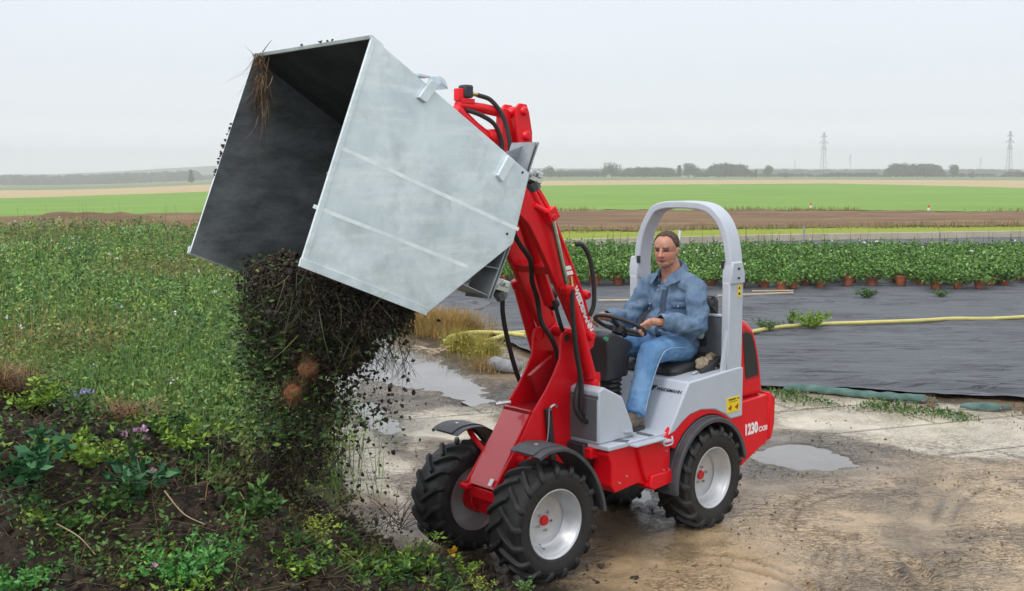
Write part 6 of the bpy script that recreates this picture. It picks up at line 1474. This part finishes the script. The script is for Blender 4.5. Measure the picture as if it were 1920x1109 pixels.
# jacket
def folds(co):
    n = mnoise.noise(Vector((co.x * 9, co.y * 7, co.z * 16))) * .010 + mnoise.noise(Vector((co.x * 22 + 3, co.y * 18, co.z * 26))) * .005
    arm = abs(co.y) > .2
    ridge = abs(mnoise.noise(Vector((co.x * 7 + co.z * 10, co.y * 5, co.z * 6 - co.x * 6)))) * -.018 + .004
    return n * 1.3 + ridge * (1.9 if arm or co.z < 1.3 else 1.1)
b = MB()
b.ball((-.175, 0, 1.49), (.142, .19, .165), 18); b.ball((-.15, 0, 1.30), (.175, .195, .17), 18); b.ball((-.165, 0, 1.20), (.165, .19, .085), 16)
chain(b, [(-.16, 0, 1.635), (-.16, .10, 1.615), (-.16, .185, 1.578)], [.082, .078, .076]); chain(b, [(-.16, 0, 1.635), (-.16, -.10, 1.615), (-.16, -.185, 1.578)], [.082, .078, .076])
chain(b, [(-.16, .200, 1.575), (-.10, .255, 1.455), (-.055, .28, 1.345), (.09, .24, 1.375), (.225, .20, 1.395)], [.076, .068, .062, .056, .047])
chain(b, [(-.16, -.200, 1.575), (-.08, -.25, 1.455), (.005, -.27, 1.36), (.14, -.24, 1.385), (.27, -.205, 1.40)], [.076, .068, .061, .053, .045])
jk = wear('jacket', b, .0075, 'denim_jacket', 2, folds)
bmj = bmesh.new(); bmj.from_mesh(jk.data)
kill = [v for v in bmj.verts if (v.co - Vector((-.085, 0, 1.70))).length < .078 or (v.co.x > .222 and v.co.y > .1 and (v.co - WR_N).length < .052 and v.co.x > .242) or (v.co.x > .30 and v.co.y < -.1)]
bmesh.ops.delete(bmj, geom=kill, context='VERTS'); bmj.to_mesh(jk.data); bmj.free()
sm = jk.modifiers.new('thick', 'SOLIDIFY'); sm.thickness = .005; sm.offset = 1
# collar, standing and open at the throat
b = MB(); n = 26; vs = []; fs = []
for i in range(n):
    a = radians(30) + (2 * pi - radians(60)) * i / (n - 1); open_ = 1 - sin(pi * i / (n - 1))
    for r, z in ((.078, 1.66 - .035 * open_), (.076, 1.712 - .030 * open_), (.081, 1.738 - .032 * open_), (.098, 1.712 - .045 * open_), (.118 + .015 * open_, 1.672 - .050 * open_)):
        vs.append((-.142 + r * 1.05 * cos(a) + .028 * open_, r * 1.0 * sin(a), z + .010 - .035 * cos(a)))
for i in range(n - 1):
    for j in range(4): fs.append((i * 5 + j, (i + 1) * 5 + j, (i + 1) * 5 + j + 1, i * 5 + j + 1))
b.add(vs, fs); cme = bpy.data.meshes.new('collar'); cme.from_pydata(b.v, [], b.f); cme.shade_smooth(); cme.materials.append(MATS['denim_jacket'])
co_ = link(bpy.data.objects.new('collar', cme), person); sm = co_.modifiers.new('thick', 'SOLIDIFY'); sm.thickness = .006; ss = co_.modifiers.new('sub', 'SUBSURF'); ss.levels = 1; ss.render_levels = 1
# plaid shirt in the opening, dark placket, pocket flaps and snaps
b = MB(); b.ball((-.115, 0, 1.625), (.042, .055, .045), 14); M('shirt', (.16, .20, .28), (.30, .34, .42), 40, .9, stretch=(1, 1, .3)); wear('shirt', b, .006, 'shirt', 1)
from mathutils.bvhtree import BVHTree
dg = bpy.context.evaluated_depsgraph_get(); bvh = BVHTree.FromPolygons([v.co for v in jk.data.vertices], [p.vertices for p in jk.data.polygons])
def on_jacket(y, z, push=.008):
    h = bvh.ray_cast(Vector((.6, y, z)), Vector((-1, 0, 0))); return (h[0] + Vector((push, 0, 0))) if h[0] else Vector((0, y, z))
def strap(name, rows, mat, th=.003):
    m_ = MB(); k = len(rows[0]); vs = [tuple(on_jacket(y, z)) for r in rows for y, z in r]; m_.add(vs, [(i * k + j, i * k + j + 1, (i + 1) * k + j + 1, (i + 1) * k + j) for i in range(len(rows) - 1) for j in range(k - 1)])
    me = bpy.data.meshes.new(name); me.from_pydata(m_.v, [], m_.f); me.shade_smooth(); me.materials.append(MATS[mat]); o = link(bpy.data.objects.new(name, me), person); s_ = o.modifiers.new('t', 'SOLIDIFY'); s_.thickness = th; s_.offset = 0; return o
M('denim_dark', (.035, .06, .11), (.05, .08, .14), 20, .9)
strap('placket', [[(y, z) for y in (-.006, .018, .040)] for z in np.linspace(1.25, 1.60, 12)], 'denim_dark')
for y0, y1 in ((.075, .165), (-.165, -.085)): strap('pocket_flap', [[(y, z) for y in np.linspace(y0, y1, 5)] for z in (1.455, 1.475, 1.50)], 'denim_jacket', .005)
b = MB()
for y, z in ((.12, 1.468), (-.12, 1.468), (-.045, 1.60), (-.05, 1.57)): p = on_jacket(y, z, .013); b.ball(tuple(p), (.003, .006, .006), 8)
b.build('snaps', 'zinc_bright', person)
# jeans
def jf(co):
    k = abs(mnoise.noise(Vector((co.x * 10, co.y * 9, co.z * 20)))) * -.010 + .004
    low = max(0, min(1, (1.0 - co.z) / .15)); return k + mnoise.noise(Vector((co.x * 14, co.y * 12, co.z * 42))) * .006 * low + mnoise.noise(co * 9) * .006
b = MB(); b.ball((-.17, 0, 1.165), (.155, .19, .10), 14)
chain(b, [(-.13, .10, 1.165), (.12, .155, 1.20), tuple(KN)], [.100, .090, .077]); chain(b, [tuple(KN), (.43, .215, 1.04), (.535, .232, .845)], [.077, .069, .062])
chain(b, [(-.13, -.10, 1.165), (.12, -.15, 1.20), tuple(KF)], [.100, .090, .077]); chain(b, [tuple(KF), (.47, -.20, 1.03), (.58, -.20, .85)], [.077, .069, .062])
b.tube([(.50, .228, .90), (.545, .235, .822)], [.066, .071], 16); b.tube([(.55, -.20, .90), (.60, -.20, .83)], [.066, .071], 16)
jn = wear('jeans', b, .0075, 'jeans', 2, jf)
# seam down the outside of the near leg
M('seam_thread', (.30, .42, .58), rough=.9)
bv2 = BVHTree.FromPolygons([v.co for v in jn.data.vertices], [p.vertices for p in jn.data.polygons])
sp_ = []
for x, z in ((.0, 1.20), (.12, 1.215), (.22, 1.22), (.30, 1.20), (.36, 1.13), (.42, 1.03), (.47, .94), (.52, .85)):
    h = bv2.ray_cast(Vector((x, .8, z)), Vector((0, -1, 0)))
    if h[0]: sp_.append(h[0] + Vector((0, .002, 0)))
b = MB(); b.tube(sp_, .0035, 6, smooth=4); b.build('outer_seam', 'seam_thread', person, recalc=False)
# boots
for (hx, hy, hz, yaw, pit) in ((.525, .238, .735, 4, -3), (.59, -.20, .735, -4, 0)):
    R_ = Matrix.Rotation(radians(yaw), 3, 'Z') @ Matrix.Rotation(radians(pit), 3, 'Y'); O_ = Vector((hx, hy, hz))
    def bt(x, y, z): return O_ + R_ @ Vector((x, y, z))
    b = MB(); b.ball(bt(-.012, 0, .036), (.050, .040, .046), 12, rot=R_); cap(b, bt(.0, 0, .06), bt(.012, 0, .105), .047, .045); b.ball(bt(.07, 0, .040), (.085, .043, .046), 14, rot=R_); b.ball(bt(.150, 0, .026), (.066, .048, .034), 14, rot=R_); cap(b, bt(.03, 0, .09), bt(.11, 0, .052), .036, .034)
    b.ball(bt(.185, 0, .022), (.040, .042, .028), 12, rot=R_)
    bo = wear('boot', b, .005, 'boot_leather', 1, lambda co: mnoise.noise(co * 45) * .002)
    s2 = MB(); pts = [(-.062, -.026), (-.066, .0), (-.062, .026), (-.02, .040), (.06, .038), (.14, .050), (.20, .044), (.228, .012), (.228, -.012), (.20, -.044), (.14, -.050), (.06, -.038), (-.02, -.040)]
    vs = [tuple(bt(x, y, z)) for z in (-.016, .010) for x, y in pts]; n = len(pts)
    s2.add(vs, [(i, (i + 1) % n, n + (i + 1) % n, n + i) for i in range(n)] + [tuple(range(n))[::-1], tuple(range(n, 2 * n))]); s2.build('boot_sole', 'black_plastic', person, bevel=.004)
# pair of work gloves on the seat box
b = MB(); g = random.Random(5)
for i in range(7): b.ball((-.27 + .035 * i + g.gauss(0, .006), .285 + g.gauss(0, .012), 1.115 + .012 * sin(i * 1.7) - .0045 * i), (.038, .032, .022 + .006 * g.random()), 9)
for i in range(5): cap(b, (-.20 + .012 * i, .30, 1.10), (-.13 + .01 * i + .02 * g.random(), .275 + .018 * i, 1.075 + .012 * g.random()), .014, .011)
me = fused(b, .005, 1, lambda co: mnoise.noise(co * 38) * .009); me.materials.append(MATS['glove_cloth'])
o = bpy.data.objects.new('work_gloves', me); link(o); o.matrix_world = FR; tag(o, 'crumpled tan work gloves lying beside the seat', 'gloves')

# ------------------------------------------------------------------ haze
xs_ = (-2900, 2900); b = MB(); b.box((0, 1150, 14), (5800, 2900, 84)); hz = b.build('haze', 'red'); hz.data.materials.clear()
hm = bpy.data.materials.new('haze'); hm.use_nodes = True; t = hm.node_tree; t.nodes.clear()
vp = t.nodes.new('ShaderNodeVolumePrincipled'); vp.inputs['Color'].default_value = (.97, .965, 1.0, 1); vp.inputs['Density'].default_value = HAZE; vp.inputs['Anisotropy'].default_value = 0.75
oo = t.nodes.new('ShaderNodeOutputMaterial'); t.links.new(vp.outputs[0], oo.inputs['Volume']); hz.data.materials.append(hm)
tag(hz, 'pale damp haze over the fields', kind='stuff')
